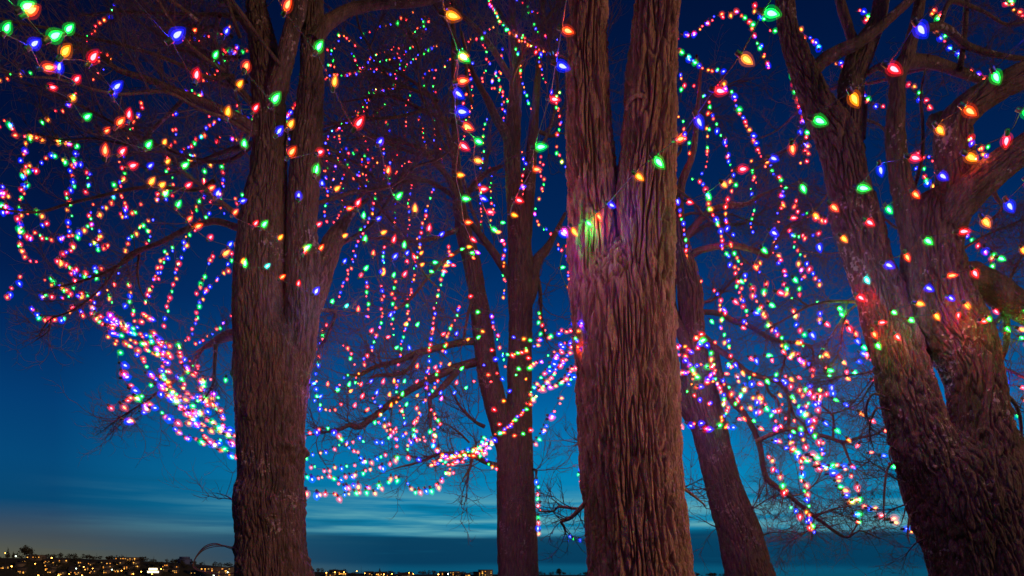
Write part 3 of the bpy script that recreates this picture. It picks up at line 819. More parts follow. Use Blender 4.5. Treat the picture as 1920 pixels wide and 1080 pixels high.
# big mossy tree at the right edge -------------------------------------
EY = 5.5
treeE, baseE = build_tree('mossy_forked_tree', 'massive mossy tree leaning in from the right edge, forking into several thick limbs', 1860, EY, BARK_E,
    [(1945, 1450, 400), (1925, 1370, 310), (1900, 1270, 250), (1880, 1180, 218), (1857, 1080, 192), (1835, 1000, 190), (1806, 900, 210), (1797, 860, 212), (1787, 825, 186), (1778, 795, 110), (1773, 772, 30)],
    [([(1768, 920, 80), (1742, 860, 106), (1717, 790, 98), (1694, 700, 90), (1680, 650, 86), (1664, 600, 82), (1650, 550, 78), (1631, 500, 74), (1617, 450, 76), (1602, 400, 76), (1591, 350, 70), (1581, 300, 68), (1568, 255, 70), (1540, 212, 56), (1515, 155, 44), (1492, 100, 40), (1477, 50, 31), (1472, 0, 32), (1465, -150, 28), (1440, -400, 18)], (-.1, .3)),
     ([(1588, 350, 34), (1592, 290, 42), (1594, 210, 44), (1597, 150, 44), (1614, 100, 46), (1640, 50, 31), (1652, 0, 28), (1665, -150, 24), (1680, -400, 15)], (.1, .3)),
     ([(1606, 130, 26), (1602, 90, 20), (1592, 55, 16), (1575, 0, 16), (1560, -90, 12)], (.15, .4)),
     ([(1520, 138, 22), (1545, 113, 24), (1575, 95, 22), (1605, 82, 22), (1645, 55, 18), (1690, 15, 16), (1730, -20, 12), (1800, -70, 6)], (.2, -.2)),
     ([(1846, 920, 84), (1842, 860, 108), (1837, 800, 98), (1833, 750, 92), (1825, 700, 90), (1808, 650, 104), (1778, 600, 116), (1759, 550, 112), (1750, 500, 102), (1746, 450, 98), (1750, 405, 96), (1758, 370, 50), (1760, 355, 20)], (-.15, -.05)),
     ([(1725, 470, 44), (1708, 410, 46), (1695, 365, 40), (1683, 300, 35), (1678, 250, 33), (1681, 200, 28), (1684, 150, 25), (1702, 100, 25), (1715, 50, 20), (1725, 0, 20), (1735, -100, 18), (1745, -300, 10)], (-.1, 0)),
     ([(1770, 460, 60), (1783, 400, 68), (1792, 340, 64), (1790, 285, 62), (1788, 245, 60), (1806, 212, 56), (1850, 178, 48), (1920, 140, 46), (2000, 100, 40), (2100, 30, 28)], (-.05, -.3)),
     ([(1800, 242, 46), (1775, 231, 40), (1755, 227, 30), (1742, 224, 18)], (-.05, -.05)),
     ([(1775, 420, 50), (1805, 375, 62), (1842, 338, 60), (1890, 300, 55), (1950, 262, 50), (2040, 210, 40)], (-.2, -.6)),
     ([(1775, 520, 50), (1810, 521, 52), (1855, 535, 50), (1890, 560, 48), (1940, 592, 42), (2010, 630, 30)], (-.05, -.2))],
    [([(1640, 566, 7), (1605, 566, 6), (1560, 565, 6), (1535, 569, 5), (1515, 574, 5), (1487, 590, 4), (1460, 605, 3), (1430, 625, 2)], (.3, 1.0), .6),
     ([(1515, 574, 4), (1490, 560, 3), (1465, 572, 2), (1448, 588, 1.5)], (.7, 1.0), .6),
     ([(1612, 567, 5), (1590, 585, 4.5), (1580, 610, 4), (1576, 650, 3.5), (1562, 680, 3), (1548, 695, 2)], (.3, .7), .5),
     ([(1590, 580, 4), (1565, 620, 3.5), (1545, 650, 3), (1530, 672, 2)], (.4, .8), .5),
     ([(1655, 690, 4), (1620, 700, 3.5), (1580, 705, 3), (1550, 715, 2), (1520, 712, 1.5)], (.2, .8), .5),
     ([(1650, 700, 4), (1628, 730, 3.5), (1612, 755, 3), (1590, 765, 2.5)], (.1, .6), .5),
     ([(1660, 745, 4.5), (1640, 738, 4.5), (1628, 750, 4), (1624, 775, 3), (1632, 800, 2)], (-.1, .1), .8),
     ([(1668, 770, 4.5), (1645, 765, 4.5), (1634, 785, 4), (1630, 810, 3), (1636, 835, 2)], (-.1, 0), .8),
     ([(1690, 870, 5), (1675, 866, 5), (1664, 880, 4.5), (1659, 910, 4), (1657, 960, 3), (1660, 985, 1.5)], (-.1, -.1), 0),
     ([(1688, 850, 4), (1670, 838, 4), (1668, 855, 3), (1672, 868, 2)], (-.1, -.15), 0),
     ([(1720, 960, 4.5), (1708, 964, 4.5), (1703, 985, 4), (1702, 1005, 3), (1705, 1015, 1.5)], (-.1, -.15), 0),
     ([(1712, 935, 4), (1700, 945, 3.5), (1695, 965, 2.5), (1690, 980, 1.5)], (-.1, -.1), 0),
     ([(1698, 905, 3.5), (1675, 895, 3), (1655, 880, 2.5), (1640, 870, 1.5)], (-.1, .2), .6),
     ([(1700, 945, 3), (1670, 955, 2.5), (1640, 955, 2), (1615, 942, 1)], (-.1, .3), .6),
     ([(1735, 1010, 3), (1715, 1020, 2.5), (1695, 1045, 1.5)], (-.1, .1), .5),
     ([(1690, 118, 26), (1725, 115, 22), (1760, 120, 20), (1800, 135, 17), (1835, 150, 12)], (-.05, .4), 1.4),
     ([(1715, 60, 14), (1767, 50, 14), (1812, 85, 12), (1865, 102, 10), (1920, 110, 8), (2000, 115, 4)], (0, .5), 1.0),
     ([(1762, 50, 10), (1780, 5, 9), (1815, 10, 8), (1850, 25, 6), (1885, 45, 5), (1930, 40, 3)], (.1, .6), 1.0),
     ([(1800, 130, 10), (1808, 70, 9), (1812, 0, 9), (1815, -80, 6)], (.2, .5), 1.0),
     ([(1684, 175, 14), (1660, 128, 13), (1638, 130, 12), (1610, 150, 8)], (-.05, .2), 1.0),
     ([(1618, 260, 10), (1622, 200, 9), (1618, 220, 8), (1625, 225, 6), (1650, 235, 4), (1668, 260, 3)], (.1, .3), 1.0),
     ([(1712, 360, 7), (1728, 300, 6), (1730, 230, 6), (1726, 180, 5), (1735, 130, 3)], (.1, .4), 1.0),
     ([(1855, 340, 8), (1868, 370, 7), (1880, 390, 5), (1860, 410, 3)], (0, .3), .6),
     ([(1870, 560, 12), (1885, 590, 12), (1888, 640, 10), (1880, 670, 8), (1874, 695, 4)], (-.1, .1), .6),
     ([(1880, 590, 9), (1860, 612, 7), (1840, 628, 4)], (-.1, .2), .6),
     ([(1885, 740, 8), (1905, 760, 6), (1915, 800, 5), (1912, 850, 3)], (-.1, .2), .6),
     ([(1880, 690, 6), (1905, 700, 5), (1940, 720, 3)], (0, .4), .6),
     ([(1880, 555, 7), (1905, 500, 5), (1925, 470, 3)], (-.1, .5), .5),
     ([(1800, 470, 5), (1850, 440, 4), (1900, 420, 3), (1935, 400, 2)], (.2, .9), .5),
     ([(1640, 460, 4), (1560, 475, 3), (1500, 470, 2)], (.4, 1.2), .5),
     ([(1560, 240, 7), (1500, 270, 5), (1440, 300, 4), (1400, 330, 2)], (.4, 1.5), .6),
     ([(1580, 330, 5), (1520, 400, 4), (1470, 430, 2)], (.4, 1.5), .6)],
    extra=[(4, (3.6, 6.2, 5.6), (.25, .3, .7), (.3, .8, .25), .4, 1.8, .018)],
    seed=5, n_trunk=440, step=.010, amp=.030, freq=29, stretch=.19, knots=.12, flat=([0, .45, .75, 1], [1, 1, .72, .4]), twig=(.26, .0035), gap=14, kids=(5, 4), up=.0)

# ------------------------------------------------------------------ strings of lights
LC = {'r': (1.0, 0.006, 0.012), 'o': (1.0, 0.045, 0.001), 'y': (1.0, 0.17, 0.001), 'g': (0.004, 1.0, 0.06), 'b': (0.006, 0.009, 1.0), 'p': (1.0, 0.02, 0.45), 't': (0.01, 0.75, 0.6), 'G': (0.004, 1.0, 0.06)}
LP = {'r': 1.15, 'o': 0.9, 'y': 0.55, 'g': 0.75, 'b': 2.0, 'p': 1.2, 't': 0.7, 'G': 1.7}
CORE = [(0.0, -.032), (.010, -.029), (.016, -.018), (.018, -.004), (.015, .012), (.009, .026), (.003, .036), (0.0, .038)]
def bulb_mesh(kind, c, n):
    near = kind == 'near'
    w = .022 if near else .03
    pw = {'o': .45, 'y': .24}.get(c, 1.0)
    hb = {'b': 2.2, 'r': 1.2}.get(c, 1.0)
    cc = tuple(min(1, x + w) for x in LC[c])
    core = emit('bulb_core_' + c + kind, cc, (14.0 if near else 16.0) * pw, False, True)
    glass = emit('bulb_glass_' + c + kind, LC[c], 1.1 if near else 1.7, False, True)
    outer = emit('bulb_halo_' + c + kind, LC[c], (0.10 if near else .15) * hb, False, True)  # added shell that imitates the bloom around a lit bulb, not a glass layer
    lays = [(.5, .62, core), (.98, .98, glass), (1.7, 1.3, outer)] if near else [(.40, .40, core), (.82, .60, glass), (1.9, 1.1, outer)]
    V_, F_, I_ = [], [], []; off_ = 0
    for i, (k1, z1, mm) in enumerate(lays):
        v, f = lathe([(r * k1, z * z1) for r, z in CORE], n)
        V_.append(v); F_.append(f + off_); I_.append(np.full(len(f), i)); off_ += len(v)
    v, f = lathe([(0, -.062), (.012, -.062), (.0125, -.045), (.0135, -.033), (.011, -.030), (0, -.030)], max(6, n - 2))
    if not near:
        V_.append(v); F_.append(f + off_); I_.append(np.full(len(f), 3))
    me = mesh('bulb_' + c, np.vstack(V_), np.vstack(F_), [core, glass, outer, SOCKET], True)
    me.polygons.foreach_set('material_index', np.concatenate(I_).astype(np.int32))
    return me
_v, _f = lathe([(0, -.066), (.011, -.066), (.0125, -.062), (.0125, -.045), (.0138, -.040), (.0138, -.033), (.011, -.029), (0, -.029)], 12)
SOCKET_MESH = mesh('socket', _v, _f, SOCKET, True)
def lamp(c, watts):
    l = bpy.data.lights.new('bulb_light_' + c, 'POINT')
    l.energy = watts * LP[c]
    l.color = LC[c]
    l.shadow_soft_size = 0.0
    return l
LAMP = {(k, c): lamp(c, w) for k, w in (('near', BULB_WATTS), ('far', .5 * BULB_WATTS)) for c in LC}
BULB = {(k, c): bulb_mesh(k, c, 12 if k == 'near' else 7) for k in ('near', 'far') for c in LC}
SG = 'strings of coloured lights hung through the bare trees'
srnd = random.Random(5)
nlabels = {}
def colours(n):
    out = []; cyc = 'roygbrogb'
    for i in range(n):
        c = srnd.choice('rrrooggbbby')
        while out and c == out[-1]:
            c = srnd.choice('rrrooggbbby')
        out.append(c)
    return out
def make_string(label, path, bulbs, kind, size, tip, name='light_string'):
    """path (M,3) of the cord; bulbs [(point, colour)]"""
    b0 = path[0]
    t = tag(empty(name, tuple(b0)), label, 'light string', SG)
    rad = np.full(len(path), .003 if kind == 'far' else .0032)
    v, f = tube_np(path, rad, 4)
    put('cord', mesh('cord', v - b0, f, CORD), t)
    for i, (p, c) in enumerate(bulbs):
        d = Vector(tip) + Vector((srnd.gauss(0, .28), srnd.gauss(0, .28), srnd.gauss(0, .28)))
        q = d.normalized().to_track_quat('Z', 'Y')
        s = size * (srnd.uniform(.82, 1.15) if kind == 'near' else srnd.choice((.58, .74, .88, 1.0, 1.1, 1.25)) * srnd.uniform(.92, 1.08))
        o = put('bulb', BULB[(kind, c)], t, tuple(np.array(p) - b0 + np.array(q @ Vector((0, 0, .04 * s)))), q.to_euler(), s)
        if kind == 'near':
            put('socket', SOCKET_MESH, o)
        if kind == 'near' or i % 3 == 0:
            put('bulb_light', LAMP[(kind, c)], t, o.location)
    return t
def parse(s):
    return [tuple(w.split(',')) for w in s.split()]
def s(label, Y, gap, pts, size=1.0, dY=0.0, tip=(0, -.2, -1), wob=.25):
    """small lights: traced path, bulbs every gap px; Y depth at the start, Y + dY at the end"""
    p = np.array([[float(a), float(b)] for a, b in parse(pts)])
    p[1:-1] = p[:-2] * .1 + p[1:-1] * .8 + p[2:] * .1
    c = catmull(p, 10)
    L_ = np.concatenate([[0], np.cumsum(np.linalg.norm(np.diff(c, axis=0), axis=1))])
    ph = srnd.uniform(0, 6)
    def dep(u):
        return Y + dY * u + wob * math.sin(ph + u * 5.0)
    path = np.array([P(c[i, 0], c[i, 1], dep(L_[i] / L_[-1])) for i in range(len(c))])
    gap *= 0.93
    n = max(2, int(round(L_[-1] / gap)))
    u = (np.arange(n) + .5) / n * L_[-1] + np.array([srnd.gauss(0, gap * .2) for _ in range(n)])
    u = np.clip(u, 0, L_[-1])
    pos = np.stack([np.interp(u, L_, path[:, k]) for k in range(3)], -1)
    pos = pos + np.array([[srnd.gauss(0, .012) for _ in range(3)] for _ in range(n)])
    lit = [b for b in zip(pos, colours(n)) if srnd.random() > .05]       # a few sockets are dead
    return make_string('small light string ' + label, path, lit, 'far', size, tip)
def n_(label, d0, d1, pts, size=1.0, tip=(0, 0, -1), over=None, kind='near'):
    """larger lights placed one by one (px, py, colour) on a string running from depth d0 to d1; over = point beyond the
    frame that the string runs on to before its first light"""
    q = parse(pts)
    k = len(q)
    inv = np.linspace(1 / d0, 1 / d1, k)
    pos = np.array([P(float(w[0]), float(w[1]), float(w[3]) if len(w) > 3 else 1 / iv) for w, iv in zip(q, inv)])
    bulbs = [(pos[i], q[i][2]) for i in range(k)]
    path = catmull(pos, 6)
    if over is not None:
        o = np.array(over, float)
        m = max(2, int(np.linalg.norm(o - pos[0]) / .45))
        ex = [o + (pos[0] - o) * (i / m) + np.array([0, 0, -.35 * math.sin(math.pi * i / m)]) for i in range(m)]
        path = np.vstack([ex, path])
        bulbs = [(e, c) for e, c in zip(ex, colours(m))] + bulbs
    return make_string('string of ' + label, path, bulbs, kind, size, tip)

TR, TL, TM = (.75, .1, -.6), (.45, .1, .85), (1, .05, -.1)
# --- larger lights on strings that come in overhead
n_('large bulbs slanting from the top down across the front of the centre trunk', 3.1, 5.55, '1431,22,g 1388,103,y 1338,168,r 1305,216,b 1267,262,o 1226,294,g 1190,325,y 1140,381,b,5.56 1118,399,o,5.70 1098,414,G,5.72 1071,426,y,5.45 1054,428,p,5.5 1048,433,b,5.55', 1, TR, (2.2, -2.5, 5.6))
n_('large bulbs from blue at top right down to the centre trunk edge', 3.1, 6.6, '1718,43,b 1663,122,r 1595,172,y 1523,221,g 1484,268,o 1442,294,b 1383,317,r 1353,341,y 1325,361,g 1286,377,r 1269,372,b', 1, TR, (4.0, -2.0, 5.6))
n_('large bulbs across the mossy left limb to green below the hooked branch', 3.2, 7.2, '1930,62,b 1862,133,g 1806,200,o 1755,235,y 1704,293,r 1649,308,b 1606,351,g 1556,382,o 1502,344,g 1524,399,y 1480,408,r 1444,432,b 1428,464,g 1413,495,o 1386,524,g', 1, TR, (5.0, -1.5, 5.4))
n_('bulbs from green at the right edge across both stems of the mossy tree', 3.6, 7.4, '1915,207,g 1888,251,r 1810,288,y 1759,324,b 1710,358,o 1661,386,g 1622,412,r 1576,441,y 1534,455,b 1487,520,g 1456,546,r 1441,569,g 1412,584,b 1374,561,r 1354,577,b', 1, TR)
n_('bulbs crossing the mossy fork, red at right edge to blue', 4.0, 6.6, '1925,338,r 1887,376,b 1842,407,y 1795,434,r 1732,446,g 1697,474,o 1657,493,b 1621,518,t 1606,553,r 1546,604,r 1519,622,b 1490,641,y 1465,655,r', 1, TR)
n_('bulbs over the mossy right stem from yellow at right edge', 4.3, 5.35, '1915,462,y 1870,482,g 1823,504,r 1773,517,o 1733,536,b 1716,567,y 1671,582,g 1645,605,r 1636,620,o', .9, TR)
n_('bulbs hugging the mossy right stem, lighting its bark red', 4.85, 5.2, '1918,578,g 1863,579,r 1850,594,g 1838,600,r 1808,567,y 1797,584,r,5.06 1777,555,b,5.0 1752,586,y,5.0 1703,597,g 1678,626,r 1642,642,g', .85, TR)
n_('lights at the right edge below the mossy limb, green over red', 5.2, 6.0, '1922,640,o 1908,615,y 1885,612,g 1883,621,r 1911,631,g 1880,712,b 1912,725,r 1918,748,o 1905,775,g', .85, TR)
n_('large bulbs in a column from yellow at top middle to rear fork', 3.2, 8.6, '833,25,y 858,98,g 856,153,o 853,208,b 860,268,r 855,328,y 864,372,g 870,417,o 881,445,r 891,471,p', 1, TM, (-.3, -2.5, 5.4))
n_('large bulbs beside that column, red to green and then pink', 3.6, 9.0, '858,108,r 850,168,b 865,232,o 890,262,g 888,300,y 897,355,r 900,369,b 911,397,r 921,427,g 930,436,y 938,452,p 938,417,g', .95, TM)
n_('large bulbs left of the centre trunk, orange and blue at top', 3.4, 8.2, '1053,54,o 1042,119,b 1030,185,r 1002,276,g 997,317,o 965,373,r 957,401,y 975,352,b', 1, TM, (.6, -2.5, 5.4))
n_('bulbs clustered where the rear tree forks, green and blue', 8.6, 8.4, '862,468,g 874,463,y 881,475,g 891,473,b 884,482,o 845,496,r 837,491,b 832,497,y 840,478,o 827,507,o 810,492,g 805,508,g', .9, TM)
n_('large bulbs from orange between the twin stems down to blue', 3.3, 7.2, '533,22,o 592,97,g 625,165,y 665,241,r 709,271,b 725,328,o 742,374,g 778,401,y 803,436,r 824,443,b', 1, TL, (-1.5, -2.5, 5.4))
n_('large bulbs running over the left stem, orange, green, blue and yellow', 3.7, 7.0, '458,132,o 509,195,g 518,253,b 540,241,y 540,294,o 594,288,r 590,328,g 604,350,b 626,358,y 648,392,o 667,388,r 681,411,g 705,413,b 713,439,y', 1, TL)
n_('bulbs around the twin stems below the fork gap, blue to red', 5.2, 7.4, '559,373,b 593,424,r 568,469,g 568,477,r 598,470,o 641,445,y 683,454,g 699,480,o 736,457,r 757,467,g 760,479,b 762,494,r', .95, TL)
n_('large bulbs from blue at upper left sloping down to the left stem', 3.4, 6.6, '320,75,b 366,152,r 425,221,y 457,278,g 474,210,r 444,165,y 400,110,g 421,65,b 362,60,o', 1, TL, (-3.0, -2.0, 5.6))
n_('large bulbs from the top left corner down to orange beside the left stem', 3.1, 6.6, '37,18,g 45,27,o 90,74,g 121,62,g 114,107,y 167,118,r 211,170,b 212,183,b 240,226,r 218,237,o 195,250,o 273,279,g 306,272,y 309,307,y 276,316,b', 1, TL, (-3.6, -2.0, 5.0))
n_('large bulbs near the left edge, green and blue to red', 3.6, 5.4, '7,63,g 55,89,b 77,128,o 109,138,b 138,155,r 90,163,r 130,186,y 156,224,g', 1, TL, (-4.2, -1.5, 5.0))
n_('bulbs under the long left limb, from red to green', 4.6, 7.0, '196,295,o 223,290,r 240,314,r 279,348,y 298,352,y 305,369,g 347,352,r 330,390,g 351,415,o 364,428,o 391,449,r 428,463,b 416,480,y 453,496,y 458,503,g 496,503,t 524,523,o 558,538,r 588,551,b', 1, TL)
n_('bulbs crossing before the left stem at mid height, blue and green', 4.8, 6.6, '340,315,g 390,356,o 404,370,b 449,379,b 436,403,o 475,424,r 490,427,g 521,450,y', 1, TL)
n_('bulbs on the trunk edge and beyond: starry green and teal, then red', 7.0, 8.0, '588,552,b 621,570,g 647,577,t 671,586,o 694,625,r 723,634,r 740,655,g 769,657,b', .9, TL)
n_('sparse bulbs level with the upper rear limb, blue to red', 7.6, 8.6, '730,596,b 757,612,y 780,613,g 810,622,o 827,630,r 854,630,b 874,639,y 893,636,g', .9, TL)
n_('bulbs in a row above the lower rear limb, blue by trunk', 7.6, 8.8, '583,721,b 614,725,o 629,734,g 653,726,g 654,736,y 675,725,r 693,718,b 717,721,r 739,720,y 757,719,g 779,719,r 781,692,o 799,701,b 814,693,r 840,687,y 862,695,g', .9, TL)
n_('bulbs along the lower rear limb, orange by the trunk to pink', 7.6, 9.2, '573,747,o 597,747,b 677,748,r 704,742,b 729,745,y 753,744,g 780,745,y 825,741,b 825,752,p 850,740,b 871,730,g 855,722,r 891,717,r', .9, TL)
n_('bulbs hanging under the lower rear limb, red to green', 7.8, 8.8, '663,765,r 685,772,o 710,764,b 732,765,y 760,763,g 749,773,r 757,798,b 775,797,r 741,808,r 778,824,b', .9, TL)
n_('bulbs in the middle between the stems, green, red and blue', 6.6, 7.6, '643,494,b 682,508,g 673,520,r 716,517,y 736,521,g 755,520,r 736,486,b 786,478,y 780,488,r 787,499,y', .95, TL)
n_('bulbs across both rear stems, yellow, red and blue', 10.4, 11.2, '877,557,r 890,585,g 899,620,y 917,656,r 923,675,b 904,684,b 910,702,o 928,699,r 938,707,b 917,716,r 951,736,b 939,752,y 921,765,r 931,796,r 959,818,o 976,812,g 989,806,r', 1.25, TM, kind='far')
n_('bulbs banding the right rear stem, green together', 10.6, 11.3, '959,631,b 976,637,y 989,637,g 983,654,g 962,662,y 985,670,r 996,680,o 986,689,g 967,689,g 964,703,g 945,686,o 984,714,y', 1.3, TM, kind='far')
n_('bulbs dangling left of the centre trunk, red and green', 6.9, 6.8, '1059,461,r 1050,502,g 1062,537,y 1073,565,r 1075,583,b 1084,598,o', .8, TM)
n_('bulbs from blue down to orange in front of the mossy trunk edge', 6.0, 6.6, '1544,659,y 1579,676,y 1549,694,g 1559,719,b 1562,747,g 1582,754,b 1610,771,y 1630,785,r 1656,805,o', .9, TR)
n_('bulbs close to the edge of the mossy trunk, red at top', 5.9, 6.2, '1605,553,r 1570,575,g 1574,586,g 1584,600,o 1589,610,r 1602,621,o 1604,634,b 1615,647,g 1625,659,o 1612,660,b 1606,675,b 1630,671,r 1599,695,g 1587,692,r 1585,706,y 1635,711,r', .85, TR)
n_('bulbs strung along the middle limb of the leaning tree, green and blue', 7.8, 7.4, '1357,700,o 1362,681,g 1376,679,b 1390,694,y 1410,701,o 1419,717,r 1435,710,g 1450,710,b 1464,712,b 1479,707,y 1494,705,r 1486,749,y 1481,740,g 1494,760,g 1459,737,y', .95, TR)
n_('bulbs between upper limbs of the leaning tree, red, blue, green', 7.6, 7.2, '1331,599,g 1389,612,r 1404,669,r 1416,670,b 1435,666,g 1446,671,r 1477,667,r 1497,669,p', .95, TR)
n_('bulbs low beside the leaning trunk, red to green', 8.0, 7.6, '1382,784,r 1392,781,o 1410,786,g 1422,800,o 1450,802,r 1461,795,r 1484,806,g', .95, TR)
n_('bulbs in a sloping line from blue to yellow beside the mossy trunk', 6.6, 5.9, '1544,789,b 1565,803,g 1588,821,y 1611,831,r 1628,849,o 1651,854,b 1670,871,g 1693,884,y', .9, TR)

# --- crown of the rear tree, top middle
s('sloping down from the top edge towards the curved upper limb', 12.5, 12, '786,8 776,19 750,36 731,44 712,49 700,57 683,60 668,72', .85)
s('looping beside the right twin stem near the top', 12.0, 9, '632,60 655,72 665,85 660,95 662,110 668,118 680,127 692,136', .8)
s('dangling close to the right twin stem at the top', 11.8, 9, '635,63 632,78 630,92 616,88 618,100 626,106 627,120 632,123 612,118 611,140 610,150', .8)
s('in a dense sloping band under the curved limb', 12.3, 7, '750,85 735,90 715,98 700,104 690,112 685,120 678,131 660,137 645,139 625,137 610,145', .85)
s('crowded into the middle of the dense top band', 12.8, 7, '822,80 800,92 780,105 768,117 752,130 736,139 720,134 700,128 680,124 668,130', .85)
s('rising through the dense top band to the crown', 13.2, 8, '765,70 782,56 795,46 806,35 798,28 790,32 797,44 794,60 785,75 770,88 745,108 730,110 712,112 698,116', .85)
s('zigzagging down from the dense top band', 12.9, 8, '745,95 752,112 748,128 743,144 742,158 730,165 728,178 724,190 715,205 700,217', .8)
s('trailing in a long double swag to the right twin stem', 12.0, 7, '742,160 725,165 705,170 695,176 690,190 690,200 680,205 670,215 660,222 645,228 638,235 625,242 610,245 598,252', .85)
s('doubling the swag that runs to the right twin stem', 12.3, 8, '720,170 700,163 690,172 685,185 682,198 670,207 663,214 652,222 640,228 628,250 610,258', .8)
s('dropping straight below the dense band', 12.6, 9, '770,163 768,185 764,196 762,218 760,240 757,256', .75)
s('wandering left from the green and red bulbs', 12.9, 10, '862,90 850,100 840,115 830,125 820,131 808,126 800,136 793,145 795,165 799,168', .75)
s('hanging in a short chain under the dense band', 12.5, 8, '783,213 790,226 795,240 790,253 798,268 801,280', .75)
s('curving beside the bulb column near its top', 12.0, 10, '892,113 877,125 880,132 886,150 885,165 878,181 867,192', .75)
s('falling beside the lower bulb column', 12.2, 9, '885,172 886,195 882,208 878,221 872,240 870,255 866,263 860,280 859,296 857,308 852,318 856,345 858,352', .75)
s('dropping in a long line between rear limbs', 11.9, 9, '914,222 908,240 905,257 906,275 906,291 903,307 902,329 902,345 902,385 903,400 902,416 903,432', .75)
s('running as a bright rope from the top edge to the centre trunk', 11.6, 5, '915,-4 922,12 928,24 936,34 945,46 955,55 965,64 975,70 985,77 994,82 1006,89 1010,95 1022,95 1035,98 1048,100', .9)
s('doubling the bright rope from the top edge', 11.9, 6, '918,-4 926,14 932,27 941,40 951,50 962,58 980,67 991,74 1000,84', .9)
s('branching left from the bright rope to the green bulb', 11.8, 9, '932,40 927,48 915,54 905,62 895,70 880,72 875,80 870,88 858,96', .8)
s('short along the top edge left of the centre trunk', 11.5, 9, '968,-3 985,7 995,15 1005,22 1013,26', .8)
s('stepping down from the top edge to the orange bulb', 11.7, 10, '990,14 997,30 1000,45 1007,53 1016,62 1025,67 1037,73 1046,75', .8)
s('hanging below the left arm of the bright rope', 12.2, 9, '905,79 910,90 912,104 917,120 910,130 902,143 906,153', .8)
s('hanging in a long wavy drop from the bright rope', 12.4, 8, '938,88 941,100 940,115 938,130 936,146 937,160 943,170 942,190 942,200 946,213 945,226 945,236', .8)
s('beside the wavy drop in two short loops', 12.2, 8, '932,122 927,140 922,160 926,166 942,176 952,184 957,196 955,207 949,214', .8)
s('falling from the middle of the bright rope', 12.0, 9, '964,84 969,95 976,118 977,140 981,156 984,170 988,185 996,204', .8)
s('falling from the lower end of the bright rope', 11.8, 9, '1010,92 1012,115 1014,130 1018,145 1022,157', .8)
s('looping against the left edge of the centre trunk', 10.5, 9, '1034,170 1046,166 1052,173 1042,182 1039,196 1046,206 1053,218 1051,236 1046,250 1040,268 1046,285 1056,300 1062,308 1063,322', .85)
s('of a few lights at the top edge above the yellow bulb', 12.5, 7, '824,-3 831,7 838,14 845,10 848,2', .8)
s('down the middle rear limb, reds and oranges', 11.4, 9, '979,280 982,303 980,318 978,332 981,348 979,364', .8)
s('curling down to a blue and pink pair by the centre trunk', 10.8, 9, '1014,290 1014,325 1020,334 1019,348 1016,360 1011,370 1005,383 999,395 1002,407 1012,420 1025,430 1036,434', .8)
s('tucked against the centre trunk at mid height', 10.0, 10, '1043,450 1050,465 1062,472 1066,482 1066,515 1069,527', .75)
# --- middle, between left and centre trunks
s('meandering down from the swag to the mid bulbs', 11.6, 9, '651,275 652,297 655,317 646,325 640,333 641,345 646,352 642,370 645,382 637,397 632,412 625,425 618,433', .8)
s('reaching left to the right twin stem at mid height', 11.4, 11, '669,272 661,286 654,298 636,307 625,309 610,316 603,322', .8)
s('bunched under the blue bulb in two strands', 11.2, 9, '702,289 690,296 690,306 684,316 676,324 666,327 660,333', .85)
s('beside the bunch under the blue bulb, falling steeply', 11.4, 9, '705,292 708,302 701,310 696,318 690,326 686,332 691,342 684,351', .85)
s('trickling down to the orange bulb', 11.8, 10, '749,274 741,287 735,297 732,307 727,314 727,324', .8)
s('slanting from the upper rear branch to the orange bulb', 11.9, 10, '803,268 794,282 782,290 774,294 764,301 756,308 746,315 737,327 730,336', .8)
s('falling from the orange bulb through the green one', 11.3, 11, '732,336 735,350 738,366 743,394 741,415 740,430 741,442', .8)
s('in a long S from mid height to the starry green bulb', 10.9, 9, '705,359 705,368 701,377 705,386 696,392 692,407 690,420 679,425 676,442 670,457 664,467 661,482 655,497 651,515 646,527 640,541 637,556', .9)
s('short and straight above the yellow bulb', 11.9, 9, '826,272 827,285 827,300 829,315', .8)
s('in a slow curve from the rear limb past the blue bulb', 11.2, 9, '813,348 811,356 804,379 801,390 799,402 795,414 794,423 789,433 784,443 786,455 784,467 782,482 776,500 778,510 775,521 771,536 771,544 768,565 764,581 761,603 757,628 753,644 752,662 748,679 745,697 744,712 745,721 748,732 747,752 750,768 760,785', .9)
s('dropping straight to the upper rear limb end', 11.0, 9, '722,455 721,468 719,480 719,502 716,516 716,534 716,555 718,571 715,588 714,605 707,618 704,633 700,641 694,657 685,669 680,679 676,687 672,695 668,703 669,714 676,724', .95)
s('dropping from the fork cluster across the upper rear limb', 11.0, 10, '841,455 840,487 832,505 827,517 825,534 820,549 818,562 815,582 812,605 808,628 808,642 804,666 803,690 801,706 799,722 795,735', .95)
s('slanting left from the rear stem to the lower limb', 10.8, 9, '862,570 855,588 849,601 842,617 837,640 829,674 827,687 822,696 820,711 815,724 808,732 800,744 792,749 782,756', .95)
s('hanging beside the twin trunk right of its low fork', 9.5, 10, '613,605 608,615 604,631 594,655 597,674 593,695 592,711 592,732 591,745 600,757 607,766 616,768 630,763 639,754', 1.0)
